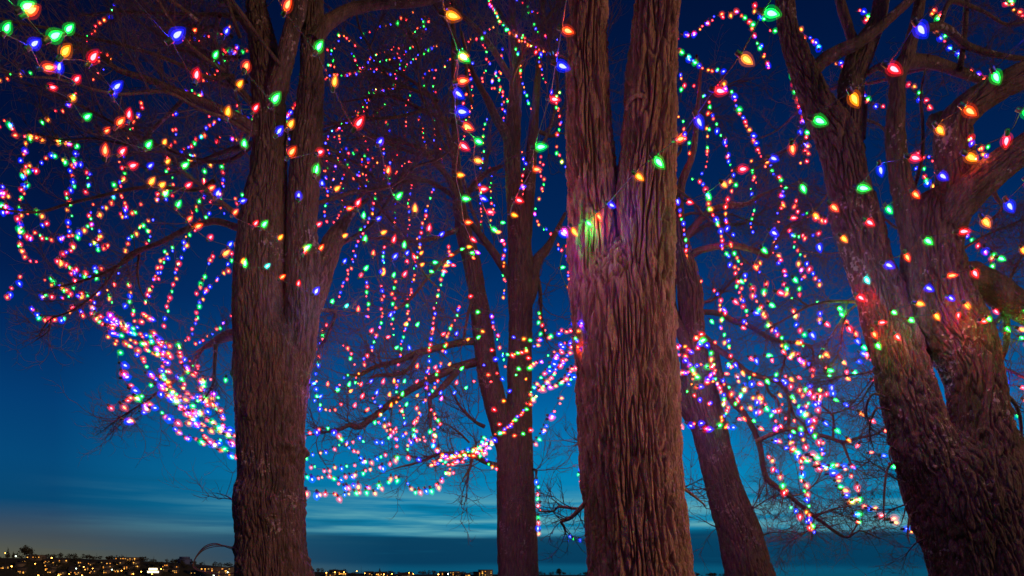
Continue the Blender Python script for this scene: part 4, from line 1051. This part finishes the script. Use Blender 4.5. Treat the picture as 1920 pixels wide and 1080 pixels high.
# --- low swags in the middle
LT = (.3, -.2, -.9)
s('from the trunk along the drooping limb tip', 9.2, 12, '566,812 578,810 589,808 604,798 616,799 628,806 634,811 641,824 654,829', 1.15, tip=LT)
s('swagging under the drooping limb in a long wave', 9.6, 14, '568,857 580,852 597,849 616,842 633,836 652,828 664,823 671,817 681,824 688,831 696,823 711,829 724,819 733,814', 1.1, tip=LT)
s('in a small dip below the drooping limb', 9.9, 11, '652,832 656,842 665,848 676,856 685,862 696,862 704,856 711,851 726,848', 1.05, tip=LT)
s('swagging from the trunk just above the lowest swags', 9.3, 13, '570,862 580,869 588,874 596,880 613,878 626,877 644,874 662,869 676,865 690,861', 1.1, tip=LT)
s('in the second lowest swag, rising to the bright bough', 9.0, 12, '570,880 575,890 588,893 604,894 615,891 630,894 645,888 657,889 673,884 685,878 705,874 713,871 720,868 728,868 733,859 749,852 759,851 773,858 782,859 794,858', 1.15, tip=LT)
s('in the lowest swag of all, dipping twice over the pale sky', 8.7, 12, '568,908 575,919 587,921 597,923 610,925 622,925 633,930 647,924 662,917 675,921 699,919 712,911 720,906 728,901 743,889 751,894 759,897 763,907 770,914 777,921 786,917 793,920 800,915 809,916 818,911 824,901 829,895 836,880', 1.2, tip=LT)
s('just above the lowest swag, pink and blue', 8.9, 12, '628,900 640,908 654,911 665,906 679,903 685,909 692,914 702,906 712,909', 1.2, tip=LT)
s('stepping down from the limb to the middle swags', 9.8, 9, '697,783 707,787 714,788 719,793 725,801 727,808 733,814 739,817 746,821 750,825 744,833', 1.0)
s('tumbling from the limb to the bright bough, pinks and oranges', 9.6, 8, '782,756 788,773 787,782 780,787 775,797 777,807 775,814 770,826 764,834 764,843', 1.05)
s('beside the green-lit hanging stub', 9.8, 9, '808,761 815,771 821,784 827,793 819,800 812,806', 1.0)
s('bunched at the foot of the hanging stub', 9.7, 6, '804,803 816,812 811,823 816,832 819,841 823,851 829,848 838,853', 1.1)
s('along the twig left of the hanging stub', 9.9, 8, '778,824 786,816 792,818 799,820 794,825 804,824', 1.05)
BT = (.9, -.1, -.25)
s('as a bright rope from centre trunk down to the rear bough', 9.2, 6, '1078,628 1068,645 1060,665 1046,690 1036,700 1024,712 1010,728 1002,744 986,757 981,769 967,780 954,793 946,802 934,812 921,821 907,831 891,840 872,843 857,853 838,856 819,862 806,866', 1.15, 1.6, tip=BT)
s('massed on the rear bough in a second rope', 10.2, 6, '902,816 914,826 921,832 906,845 886,849 872,856 863,865 845,869 830,871 815,868 800,872', 1.15, tip=BT)
s('massed on the tip of the rear bough', 10.4, 6, '893,821 904,832 914,838 901,850 885,842 868,852 850,846 836,862 822,858', 1.15, tip=BT)
s('from the rear bough tip to the rear trunk', 10.8, 8, '890,846 901,850 912,862 920,870 931,876', 1.05)
s('hanging in a tiny loop under the rear bough', 10.2, 9, '845,872 845,882 836,887 828,897 834,880 855,884', .95)
s('from centre trunk to rear stem, topmost of the fan', 8.0, 9, '1070,606 1058,622 1040,623 1027,628 1017,634 1006,636 1002,643 990,652 975,658 955,662 942,661', 1.1, 2.5, tip=BT)
s('from centre trunk to rear stem, second of the fan', 8.0, 9, '1085,645 1068,645 1056,643 1046,658 1035,664 1017,673 1005,676 997,680 984,688', 1.1, 2.2, tip=BT)
s('from centre trunk to rear stem, white and yellow middle of the fan', 7.8, 8, '1092,680 1074,686 1066,695 1058,708 1046,717 1030,722 1014,727 1004,727 995,727', 1.25, 2.2, tip=BT)
s('from centre trunk sagging low to the rear trunk', 7.9, 10, '1070,700 1065,721 1052,733 1047,752 1036,771 1027,780 1020,791 1017,806 1006,821 998,832', 1.1, 2.2, tip=BT)
s('loose in the fan between centre and rear trunks', 8.6, 10, '1050,640 1036,671 1028,690 1014,700 1004,715 995,735 985,745', 1.1, 1.0, tip=BT)
s('wrapped tightly around the edge of the centre trunk', 5.85, 8, '1083,600 1086,612 1076,622 1085,634 1079,643 1088,652 1083,662 1094,672 1090,680 1097,685', .75, .05, tip=BT, wob=.03)
s('hanging down between rear stems beside the left one', 11.3, 8, '924,576 926,595 922,607 931,623 935,642 937,654 943,661 945,675', 1.0)
s('dropping beside the rear trunk into the fan', 10.0, 9, '1011,570 1013,588 1009,599 1017,606 1024,612 1017,620 1008,630', .95)
s('dangling low in the gap right of rear trunk', 9.0, 11, '1007,895 1010,910 1010,925 1012,950 1007,962 1012,985 1011,1001', 1.0)
s('in a short level row low beside the centre trunk', 6.6, 11, '1060,1000 1069,1007 1080,1008 1092,1007 1101,999', .8)
s('hanging close to the centre trunk under the fan', 6.5, 12, '1090,860 1087,878 1082,889 1089,902', .7)
# --- left, loops against the sky
s('from the top edge down left, upper left corner', 10.5, 9, '216,6 205,24 197,30 195,38 182,46 177,60 168,63 158,78', .95)
s('scattered under the upper left limb', 10.8, 14, '211,113 197,88 183,95 192,128 180,140 163,150', .85)
s('sloping left below the yellow bulb', 9.6, 11, '150,168 142,177 130,190 119,201 106,207 93,208 88,218 76,226', 1.0)
s('at the left edge below the corner bulbs', 9.2, 14, '-5,150 5,147 20,140 28,130 45,135 62,141', 1.0)
s('along the level branch at the left edge', 9.0, 11, '-6,232 12,221 26,234 30,247 37,253 55,252 73,256 94,255 112,258 133,267 150,268', 1.15)
s('in the long vertical column down the left edge', 9.0, 9, '49,262 49,275 49,285 42,296 47,308 43,317 41,330 48,342 37,347 47,358 42,368 37,380 38,386 41,395 35,408 37,415 37,430 37,442 33,458 40,465 48,478 58,485 73,490', 1.1)
s('in the second vertical column from the left edge', 9.2, 10, '124,258 145,275 143,287 139,298 140,312 135,321 139,332 139,346 130,356 125,367 135,380 127,390 136,401 127,415 127,428 140,440 131,453 139,462 121,468 117,482', 1.1)
s('arching between the two left columns', 9.1, 11, '52,300 58,322 69,313 75,303 89,294 98,287 109,292 128,301 147,303 160,303', 1.05)
s('in a clump at the left edge, white and blue', 8.6, 8, '-4,345 5,345 15,363 5,359 18,352 6,390 22,396 14,380', 1.15)
s('in a wide swag from the left column to red bulb', 9.4, 10, '38,420 48,440 55,448 66,430 75,438 87,445 100,443 112,436 120,446 140,440 152,427 159,423 171,416 177,405 183,398 190,392 198,386 205,379 212,372 213,360 217,350 221,338 232,337 235,328', 1.1)
s('of few lights inside the left loop', 9.0, 16, '46,400 58,390 86,397 92,412 57,432', 1.15)
s('rising to the right along a thin left branch', 9.6, 12, '212,405 228,405 242,398 252,394 261,385 269,379', 1.0)
s('in a V under the left branches', 9.8, 9, '287,404 279,413 265,420 260,427 254,436 245,445 242,455 237,465', 1.05)
s('in a small hook beside the V of lights', 9.7, 9, '272,424 283,435 284,443 279,448 268,455', 1.0)
s('knotted into a round clump over the left limb', 9.5, 8, '187,433 197,437 190,447 178,452 171,457 184,460 196,455 206,455 186,468 178,450', 1.05)
s('clumped below the second left column', 9.1, 8, '117,482 107,486 125,492 135,495 127,502 138,502 147,500 132,512', 1.15)
s('climbing the left limb end', 9.4, 9, '140,522 157,507 170,515 180,502 188,495 178,512 182,518', 1.1)
s('hanging under the left limb in a short line', 9.6, 11, '230,485 225,497 218,507 213,528 208,538 190,545 178,549', 1.05)
s('at the far left tip, starry green', 9.0, 14, '10,553 18,562 19,541 25,530 38,518 48,509', 1.15)
s('in the lowest left loop, red to blue', 9.0, 11, '55,567 60,573 62,584 71,587 80,593 95,596 113,597 130,588 139,570 150,572 160,590', 1.15)
s('clumped above the lowest left loop', 9.2, 9, '78,520 97,513 90,522 107,532 116,536 115,545 137,532 124,557 88,552 72,553', 1.15)
s('joining the low left loop to the dense swags', 8.9, 8, '140,560 152,547 160,545 175,560 180,575 170,583 185,590 176,600', 1.2)
s('in an oblique line from the left limb to dense swags', 9.6, 10, '312,468 302,498 298,508 290,522 286,530 281,542 280,550 275,560 268,570 263,578', 1.0)
# dense swags lower left
WT = (.85, -.2, -.45)
s('along the upper edge of the dense left swags', 8.6, 8, '178,606 190,604 200,612 215,600 228,612 240,606 250,616 262,600 265,582 272,592 280,606', 1.2, tip=WT)
s('matted in the upper part of the dense left swags', 8.7, 7, '186,590 200,596 210,612 205,628 222,622 235,618 248,622 262,632 275,625 290,632 305,640', 1.2, tip=WT)
s('in the outermost dense left swag, long bright dashes', 7.6, 14, '228,655 220,668 226,682 230,694 231,712 240,721 245,732 260,748 270,757 283,766 303,775 312,783 333,787 350,787 367,793 378,795 392,807 410,801 420,803 430,812 442,820', 1.35, tip=WT)
s('in the second dense left swag', 7.9, 10, '202,627 222,645 235,640 260,664 266,675 270,685 278,700 287,710 297,723 305,735 315,745 325,757 338,765 355,772 378,778 392,783 412,805 428,818', 1.25, tip=WT)
s('in the third dense left swag, ending lowest at the trunk', 8.2, 9, '240,635 262,643 278,637 290,645 283,660 295,662 310,655 320,668 310,682 298,694 310,715 318,742 330,755 345,762 352,780 370,792 376,812 383,825 404,840 423,846 444,854', 1.2, tip=WT)
s('in the fourth dense left swag nearest the thick stub', 8.5, 9, '285,618 290,632 300,650 312,642 325,645 335,640 332,660 338,680 350,700 365,695 375,720 370,740 380,760 395,755 409,745', 1.15, tip=WT)
s('filling the middle of the dense left swags', 8.4, 8, '268,648 280,655 292,668 302,672 312,690 300,705 308,725 322,730 336,748 348,752 362,770 375,770 390,772', 1.15, tip=WT)
s('filling the fringe of the dense left swags near trunk', 8.5, 9, '330,700 345,712 338,728 352,738 365,755 380,745 392,735 398,750 405,768 415,780 418,796 426,818 436,826', 1.15, tip=WT)
s('out on the drooping left twig, green at its tip', 8.2, 13, '206,764 223,755 240,750 262,742 275,725 290,710 305,700', 1.15, tip=WT)
s('under the drooping left twig', 8.2, 11, '228,790 240,784 253,777 265,768 280,756', 1.15, tip=WT)
s('along the lowest edge of the dense left swags', 8.3, 11, '320,797 328,805 337,811 344,820 357,820 370,823 385,833 400,828 412,824 420,820 432,832 440,840', 1.15, tip=WT)
s('in a loop under the thick stub limb', 8.6, 10, '345,668 357,678 367,682 377,687 368,697 383,707 395,704 380,714 386,730 385,745 372,756', 1.1)
s('sloping from the thick stub up to the left trunk', 8.9, 10, '440,583 430,592 420,600 412,612 397,622 385,632 372,638 364,644', .85)
s('parallel to it and fainter, left of the stub', 9.2, 11, '368,598 365,612 361,620 353,628 345,640 338,652', .85)
s('at the left trunk edge with two red lights', 7.35, 13, '446,680 447,708 432,698 424,702 417,708', .9, .3)
# --- upper left, among twigs
s('in a short row beside the blue bulb, upper left', 9.5, 9, '338,75 352,75 358,73 369,72 377,73 384,66', .85)
s('rising to the right towards the left stem, upper left', 9.6, 10, '391,61 399,59 413,60 421,55 430,50 440,50 447,45', .9)
s('tangled left of the left stem near the top', 9.3, 7, '417,87 425,92 435,95 443,93 436,101 428,108 420,103 424,96 445,85 452,87 461,92 474,97', .9)
s('trailing under the tangle beside the dim green bulb', 9.4, 9, '423,112 416,116 409,114 414,125 405,135 393,145 398,148 388,153 382,140 391,130', .85)
s('on the long left limb under the red bulb', 9.0, 8, '340,168 350,167 364,172 372,176 379,179 374,166', .9)
s('curving down beside the left stem', 8.9, 8, '441,201 449,198 451,205 449,213 455,216 461,219 468,221 475,225 475,233 478,242', .9)
s('slanting down left from the yellow bulb', 9.0, 8, '391,210 395,214 409,220 410,225 399,227 393,233 389,240 385,244 381,250 376,253 373,260 365,267 358,269 350,276', .95)
s('arching left of the green bulb by the left stem', 9.0, 9, '404,262 411,257 418,254 428,254 438,256 446,260 452,263', .85)
s('winding down the gap between the twin stems', 8.2, 8, '561,184 555,192 550,198 547,206 541,212 537,220 536,228 535,243 538,262', .85)
s('of three faint lights high between the twin stems', 8.4, 9, '527,138 537,138 547,134', .8)
s('clumped above the twisted green bulb', 9.2, 8, '349,277 341,284 352,288 366,292 373,290 362,300 352,294 346,300 345,308', .9)
s('clumped around the twisted green bulb, below it', 9.1, 8, '326,330 321,342 317,352 310,356 296,362 291,370 304,375 315,369 321,361', .95)
s('dotted down from the yellow bulb to the green one', 9.3, 9, '392,300 387,317 383,326 384,341 379,360 375,374 370,385 364,392 357,399', .9)
s('beside the left stem above the blue bulbs', 8.8, 9, '467,341 464,354 461,362 451,364 445,370 442,380', .85)
s('from the blue bulb down across the limb', 9.0, 10, '402,380 397,388 391,394 384,404 379,412 374,421 360,432 350,442 346,452 356,459 341,465', .9)
s('in a long straight slant under the left limb', 9.4, 10, '326,456 317,471 310,482 304,491 301,497 297,514 290,524 286,532 280,545 276,560', .95)
s('hanging nearly straight under the left limb, twin of the slant', 9.3, 11, '334,470 340,477 334,486 329,495 329,505 331,514 327,532 322,545 319,560 315,575 313,590 306,609', .95)
s('swinging down from the trunk under the blue bulb', 8.8, 10, '449,445 445,455 444,464 437,473 434,482 431,490 422,507 414,515 409,520 400,530 395,538 385,548 376,561 368,585 366,602', .9)
# --- right of the centre trunk
PT = (.8, -.1, -.5)
s('arching high right of centre trunk and falling to a tail', 9.0, 9, '1266,73 1275,69 1285,64 1302,60 1312,48 1324,41 1327,34 1336,32 1352,26 1366,22 1378,20 1390,29 1397,41 1406,51 1412,67 1417,74 1424,81 1425,100 1430,105 1434,115 1437,123 1435,132', .95, tip=PT)
s('in a long fall from the centre trunk edge to the hooked branch', 9.0, 9, '1266,88 1276,94 1281,102 1297,115 1312,125 1324,129 1339,130 1346,126 1351,137 1357,160 1366,167 1369,179 1375,187 1381,207 1385,215 1395,227 1399,241 1405,250 1411,265 1414,272 1420,280 1424,287 1432,304 1442,311 1444,322 1452,329 1457,337 1462,346 1470,352 1467,359 1458,356 1461,370 1466,385 1457,390 1459,396 1457,407 1452,415 1451,436 1452,446 1447,454 1447,467 1457,480 1457,491 1464,502 1466,511 1467,522 1473,534', 1.0, tip=PT)
s('short against the centre trunk under the long fall', 9.3, 9, '1264,127 1275,137 1280,141 1278,156 1279,165', .9)
s('winding down the middle of the gap right of centre trunk', 9.3, 10, '1300,160 1308,168 1316,174 1324,177 1330,185 1331,194 1329,206 1336,214 1341,230 1347,242 1351,247 1353,255 1364,262 1361,275 1365,282 1364,292 1369,307 1372,315 1371,330 1376,344 1370,356 1366,369 1361,376 1361,386 1359,393 1360,401 1362,411 1364,421 1367,432 1371,445 1371,455 1375,470 1377,475 1385,487 1387,496 1392,505 1397,517 1402,522 1405,532', .95)
s('beside the centre trunk above the orange bulb', 9.4, 11, '1269,216 1281,229 1282,240 1286,255 1289,266 1289,290', .85)
s('from the branch over the green bulb down to another green', 9.1, 9, '1292,329 1305,337 1315,340 1317,348 1325,362 1327,377 1331,390 1336,400 1340,405 1347,414 1347,431 1354,446 1352,456 1360,470 1366,477 1371,495 1377,501 1376,507 1380,516 1386,525 1386,536 1390,545 1392,556 1394,570 1399,580 1399,592 1402,608', 1.0)
s('hanging just off the centre trunk edge at mid height', 9.2, 10, '1274,387 1275,400 1277,414 1280,420 1284,432 1287,447 1287,462 1289,479 1296,492 1299,501 1305,506 1309,512 1314,522', .9)
s('on the hooked branch tip', 8.5, 10, '1492,367 1490,380 1498,390 1509,397 1520,404 1535,406 1541,402 1547,412', 1.0)
s('falling from the hooked branch to the lower limbs', 8.4, 10, '1480,426 1486,442 1491,454 1497,464 1501,471 1510,481 1514,490 1522,500 1527,512 1534,522 1538,534', 1.05)
s('level across under the hooked branch', 8.5, 12, '1479,438 1500,436 1514,440 1527,437 1538,429', 1.0)
s('hanging beside the left limb of the mossy tree', 7.0, 9, '1474,121 1480,136 1484,145 1486,155 1486,164 1491,171 1492,185 1492,195 1497,205 1499,212 1501,224 1498,235 1504,243 1507,254 1507,266 1506,284 1506,297 1504,308', .95, tip=PT)
s('at the top beside the large green bulb', 8.0, 11, '1413,4 1420,20 1429,37 1435,46 1440,51 1457,57', .95)
s('passing behind the left limbs of the mossy tree', 7.2, 9, '1495,49 1502,54 1505,62 1515,70 1524,76 1529,84 1542,96 1555,106 1564,114 1570,120 1577,130', .85, tip=PT)
s('slanting over the upper right branches to green bulb', 6.6, 10, '1741,7 1751,25 1752,41 1751,60 1762,66 1767,74 1777,90 1787,95 1799,102 1801,114 1810,121 1825,132 1834,140 1845,147', .85, tip=PT)
s('slanting between thin stem and stub limb', 6.4, 9, '1699,154 1707,162 1712,171 1724,181 1728,188 1736,196 1745,203', .75, tip=PT)
s('beside the yellow bulb on the left upper limb', 6.2, 9, '1607,168 1613,180 1616,188 1632,192 1642,194 1654,195', .75, tip=PT)
s('in a small loop high in the mossy tree', 6.8, 11, '1603,21 1615,22 1629,25 1627,35 1614,39', .8, tip=PT)
s('in the upper right corner', 6.5, 10, '1874,-2 1890,5 1895,12 1901,26 1914,32 1922,47', .85, tip=PT)
s('around the red bulb behind the right fork', 6.2, 11, '1714,278 1726,290 1739,290 1755,297', .75)
s('dropping into the fork of the mossy tree', 6.0, 9, '1726,304 1732,316 1732,325 1736,334 1742,341 1749,347 1747,368', .75)
s('in a small loop on the bole under the yellow bulb', 5.0, 9, '1816,246 1825,262 1827,272 1845,271 1852,277 1850,284 1832,291 1825,301', .65, wob=.05)
s('beside red bulb right of the mossy fork', 5.9, 12, '1800,437 1812,441 1828,444 1833,461 1851,465 1868,484 1860,500 1876,512', .8)
# --- lower right
s('winding from the green bulb down through upper limbs', 8.6, 9, '1342,540 1349,556 1351,569 1360,587 1349,599 1354,611 1356,619 1361,627 1366,640 1369,656 1371,666', 1.0)
s('in a long diagonal across the limbs of the leaning tree', 8.0, 9, '1405,538 1411,546 1416,554 1419,561 1426,571 1427,579 1435,583 1439,592 1441,600 1446,609 1452,613 1460,622 1464,632 1468,638 1474,647 1481,656 1488,661 1497,669 1506,670 1515,680 1520,688 1524,699', 1.1)
s('straight down past the forked twig of the leaning tree', 7.8, 11, '1473,534 1480,544 1482,556 1486,566 1487,576 1491,586 1496,599 1499,612 1504,624 1502,635 1507,650', 1.1)
s('wound around the leaning trunk at the upper limb fork', 9.1, 9, '1260,641 1273,645 1292,660 1305,652 1312,622 1292,631 1325,650 1338,641', 1.2, wob=.05, tip=BT)
s('wound around the leaning trunk below the limb fork', 9.1, 8, '1260,668 1271,662 1283,675 1288,684 1297,690 1308,681 1318,680 1330,692', 1.2, wob=.05, tip=BT)
s('wound third around the leaning trunk', 9.1, 8, '1258,690 1270,700 1283,695 1292,697 1302,706 1293,716 1309,725 1325,710 1334,712', 1.15, wob=.05, tip=BT)
s('crossing the leaning trunk with red and green', 9.1, 13, '1284,731 1302,738 1314,748 1334,759 1331,732', 1.15, wob=.05)
s('level around the leaning trunk, lowest ring', 9.1, 11, '1265,800 1283,789 1297,797 1311,799 1319,808 1330,804 1341,801 1357,799 1370,800', 1.2, wob=.05, tip=BT)
s('dropping in a narrow gap between centre and leaning trunks', 8.6, 11, '1266,752 1266,762 1265,772 1271,778 1266,788 1280,797 1264,812 1275,818', .9)
s('bunched beside the leaning trunk, thick chain', 8.5, 6, '1332,657 1334,668 1339,681 1338,692 1331,695 1337,706 1344,713 1348,722 1355,733 1362,750 1358,760 1362,771 1354,780 1364,786 1369,800', 1.05)
s('sloping from the limb fork to the middle limb', 8.4, 8, '1362,681 1377,687 1381,696 1384,704 1387,712 1394,719 1394,731 1384,740 1380,752 1391,762', 1.1)
s('in a swag from leaning trunk out to the right', 8.2, 12, '1345,708 1362,716 1370,726 1384,739 1393,737 1404,741 1415,743 1437,749 1430,772 1412,765 1398,760', 1.1)
s('clumped right of the middle limb end, pink and red', 7.6, 9, '1517,727 1507,737 1520,742 1536,729 1535,745 1532,760 1518,752 1506,756 1500,766 1511,766 1520,777 1522,790', 1.15)
s('on the stepping twig under the leaning limbs', 7.8, 11, '1470,750 1466,760 1458,768 1444,770 1454,790 1462,796 1450,804', 1.0)
s('falling to the long level limb and below', 7.6, 11, '1522,788 1523,799 1529,809 1532,820 1540,834 1541,847 1551,859', 1.1)
s('hanging as a long chain to the red and green knot', 7.6, 10, '1480,808 1485,822 1492,830 1492,845 1498,854 1500,871 1503,881 1503,897 1510,907 1512,921 1515,933 1515,948 1519,961 1519,973', 1.1)
s('knotted red and green on the lowest limb', 7.7, 7, '1517,973 1524,980 1514,984 1527,988 1519,994 1523,998 1530,992', 1.1, wob=.05)
s('swagging right under the long level limb', 7.4, 10, '1440,828 1450,824 1458,830 1471,836 1482,847 1499,854 1511,861 1524,869 1542,881 1554,876 1567,877 1580,877 1588,871 1598,873', 1.15, tip=BT)
s('in a steep fall toward the mossy trunk', 7.2, 11, '1511,849 1532,866 1548,880 1562,891 1567,902 1572,910 1577,914 1581,924 1584,936 1590,948 1597,958 1599,968 1604,974 1618,981', 1.2, tip=BT)
s('hanging straight from the small drooping twig', 7.2, 12, '1597,870 1599,889 1604,908 1609,921 1608,934', 1.0)
s('in the lowest run to the mossy trunk, bright dashes', 6.9, 17, '1593,935 1605,942 1617,945 1611,957 1637,952 1647,968 1661,971 1680,984 1699,993 1720,996 1732,998', 1.15, -.9, tip=(1, 0, .05))
s('falling left of the long lowest limb', 7.9, 13, '1438,843 1448,866 1457,880 1467,897 1468,912 1479,930 1483,947 1499,957 1505,968 1512,974', 1.1)


# --- more drops that fill the crowns
for lb, Y, gap, pts, sz in [
    ('falling plumb just right of the right twin stem', 11.5, 10, '612,262 616,290 610,330 615,360 608,390 612,415', .8),
    ('swaying between the red and blue bulbs at upper middle', 12.2, 9, '640,240 634,262 640,285 630,300 628,330 622,350', .75),
    ('falling left of the blue bulb at upper middle', 12.4, 9, '684,250 690,275 680,300 672,318 676,345 668,372 672,395', .8),
    ('falling from the dense band towards the yellow bulb', 12.0, 9, '720,215 728,240 722,262 716,290 722,320 716,345', .75),
    ('thin and straight near the middle of the rear crown', 12.6, 9, '812,140 815,170 810,200 816,232 812,262', .7),
    ('trailing off the rear branch above the red bulb', 12.0, 9, '770,300 776,330 770,352 764,380 770,410 760,440', .75),
    ('thin beside the rear left limb', 12.0, 9, '915,300 922,330 918,360 925,390 920,415', .75),
    ('falling past the yellow bulb right of the rear fork', 11.0, 10, '940,440 946,470 940,500 950,530 944,560', .8),
    ('dangling under the mid bulbs above the upper rear limb', 10.4, 11, '690,520 686,548 692,575 684,600', .9),
    ('between two long drops above the upper rear limb', 10.6, 11, '742,520 738,548 742,575 734,602 738,630', .9),
    ('crossing the tips of the upper rear limb', 10.2, 11, '640,640 655,655 662,680 655,700 640,715 628,728', .95),
    ('hung thick under the lower rear limb', 9.9, 10, '700,740 706,765 722,782 730,800 752,812 768,806', 1.0),
    ('trailing along the far left under the limb', 9.7, 10, '225,300 236,326 222,352 240,380 226,402', .95),
    ('looped inside the second left column', 9.4, 10, '160,310 172,330 160,356 176,378 166,402 178,430', 1.0),
    ('hanging from the long left limb at its middle', 9.2, 10, '270,190 262,212 246,232 240,256 228,272 232,296', .9),
    ('hanging from the long left limb nearer the stem', 9.0, 9, '330,205 324,232 330,252 316,276 322,300 310,320', .9),
    ('dangling left of the left stem at mid height', 8.8, 10, '420,300 414,325 422,350 412,378 418,400', .85),
    ('dangling below the arched limb left of trunk', 8.9, 11, '400,470 392,492 384,512 378,535 368,552', .9),
    ('falling between left limb and dense swags', 9.0, 10, '240,520 246,545 238,565 250,585 256,602', 1.05),
    ('trickling into the dense swags from the limb tip', 9.0, 9, '205,545 214,565 206,582 218,598 232,600', 1.1),
    ('thin high in the gap right of centre trunk', 9.8, 10, '1330,230 1322,258 1330,285 1324,310 1316,330', .8),
    ('thin beneath the long fall right of centre trunk', 9.4, 10, '1410,300 1416,330 1408,355 1416,385 1408,412 1414,440', .85),
    ('thin beside the hooked branch fall', 8.8, 11, '1500,480 1506,510 1498,540 1508,560', 1.0),
    ('scattered below the hooked branch', 8.6, 12, '1420,480 1428,512 1440,535 1432,556 1446,575', 1.0),
    ('scattered through the twigs beside the mossy trunk', 7.2, 14, '1530,560 1540,590 1532,625 1546,645 1538,670 1556,700', 1.0),
    ('scattered through the lower twigs of the leaning tree', 7.6, 13, '1400,700 1420,730 1440,765 1470,775 1500,800 1512,835', 1.05),
    ('crossing under the middle limb to the twigs', 7.5, 13, '1440,690 1466,700 1490,725 1524,715 1545,735 1570,725', 1.05),
]:
    s(lb, Y, gap, pts, sz)

# a thin cable between the rear and centre trunks
c = np.array([P(992, 824, 11.6), P(1010, 826, 11), P(1040, 826.5, 9), P(1065, 825, 7.5), P(1096, 821, 6.1)])
c = catmull(c, 8)
v, f = tube_np(c, np.full(len(c), .004), 5)
tag(put('cable', mesh('cable', v - c[0], f, CORD), loc=tuple(c[0])), 'thin dark cable stretched between rear trunk and centre trunk', 'cable')
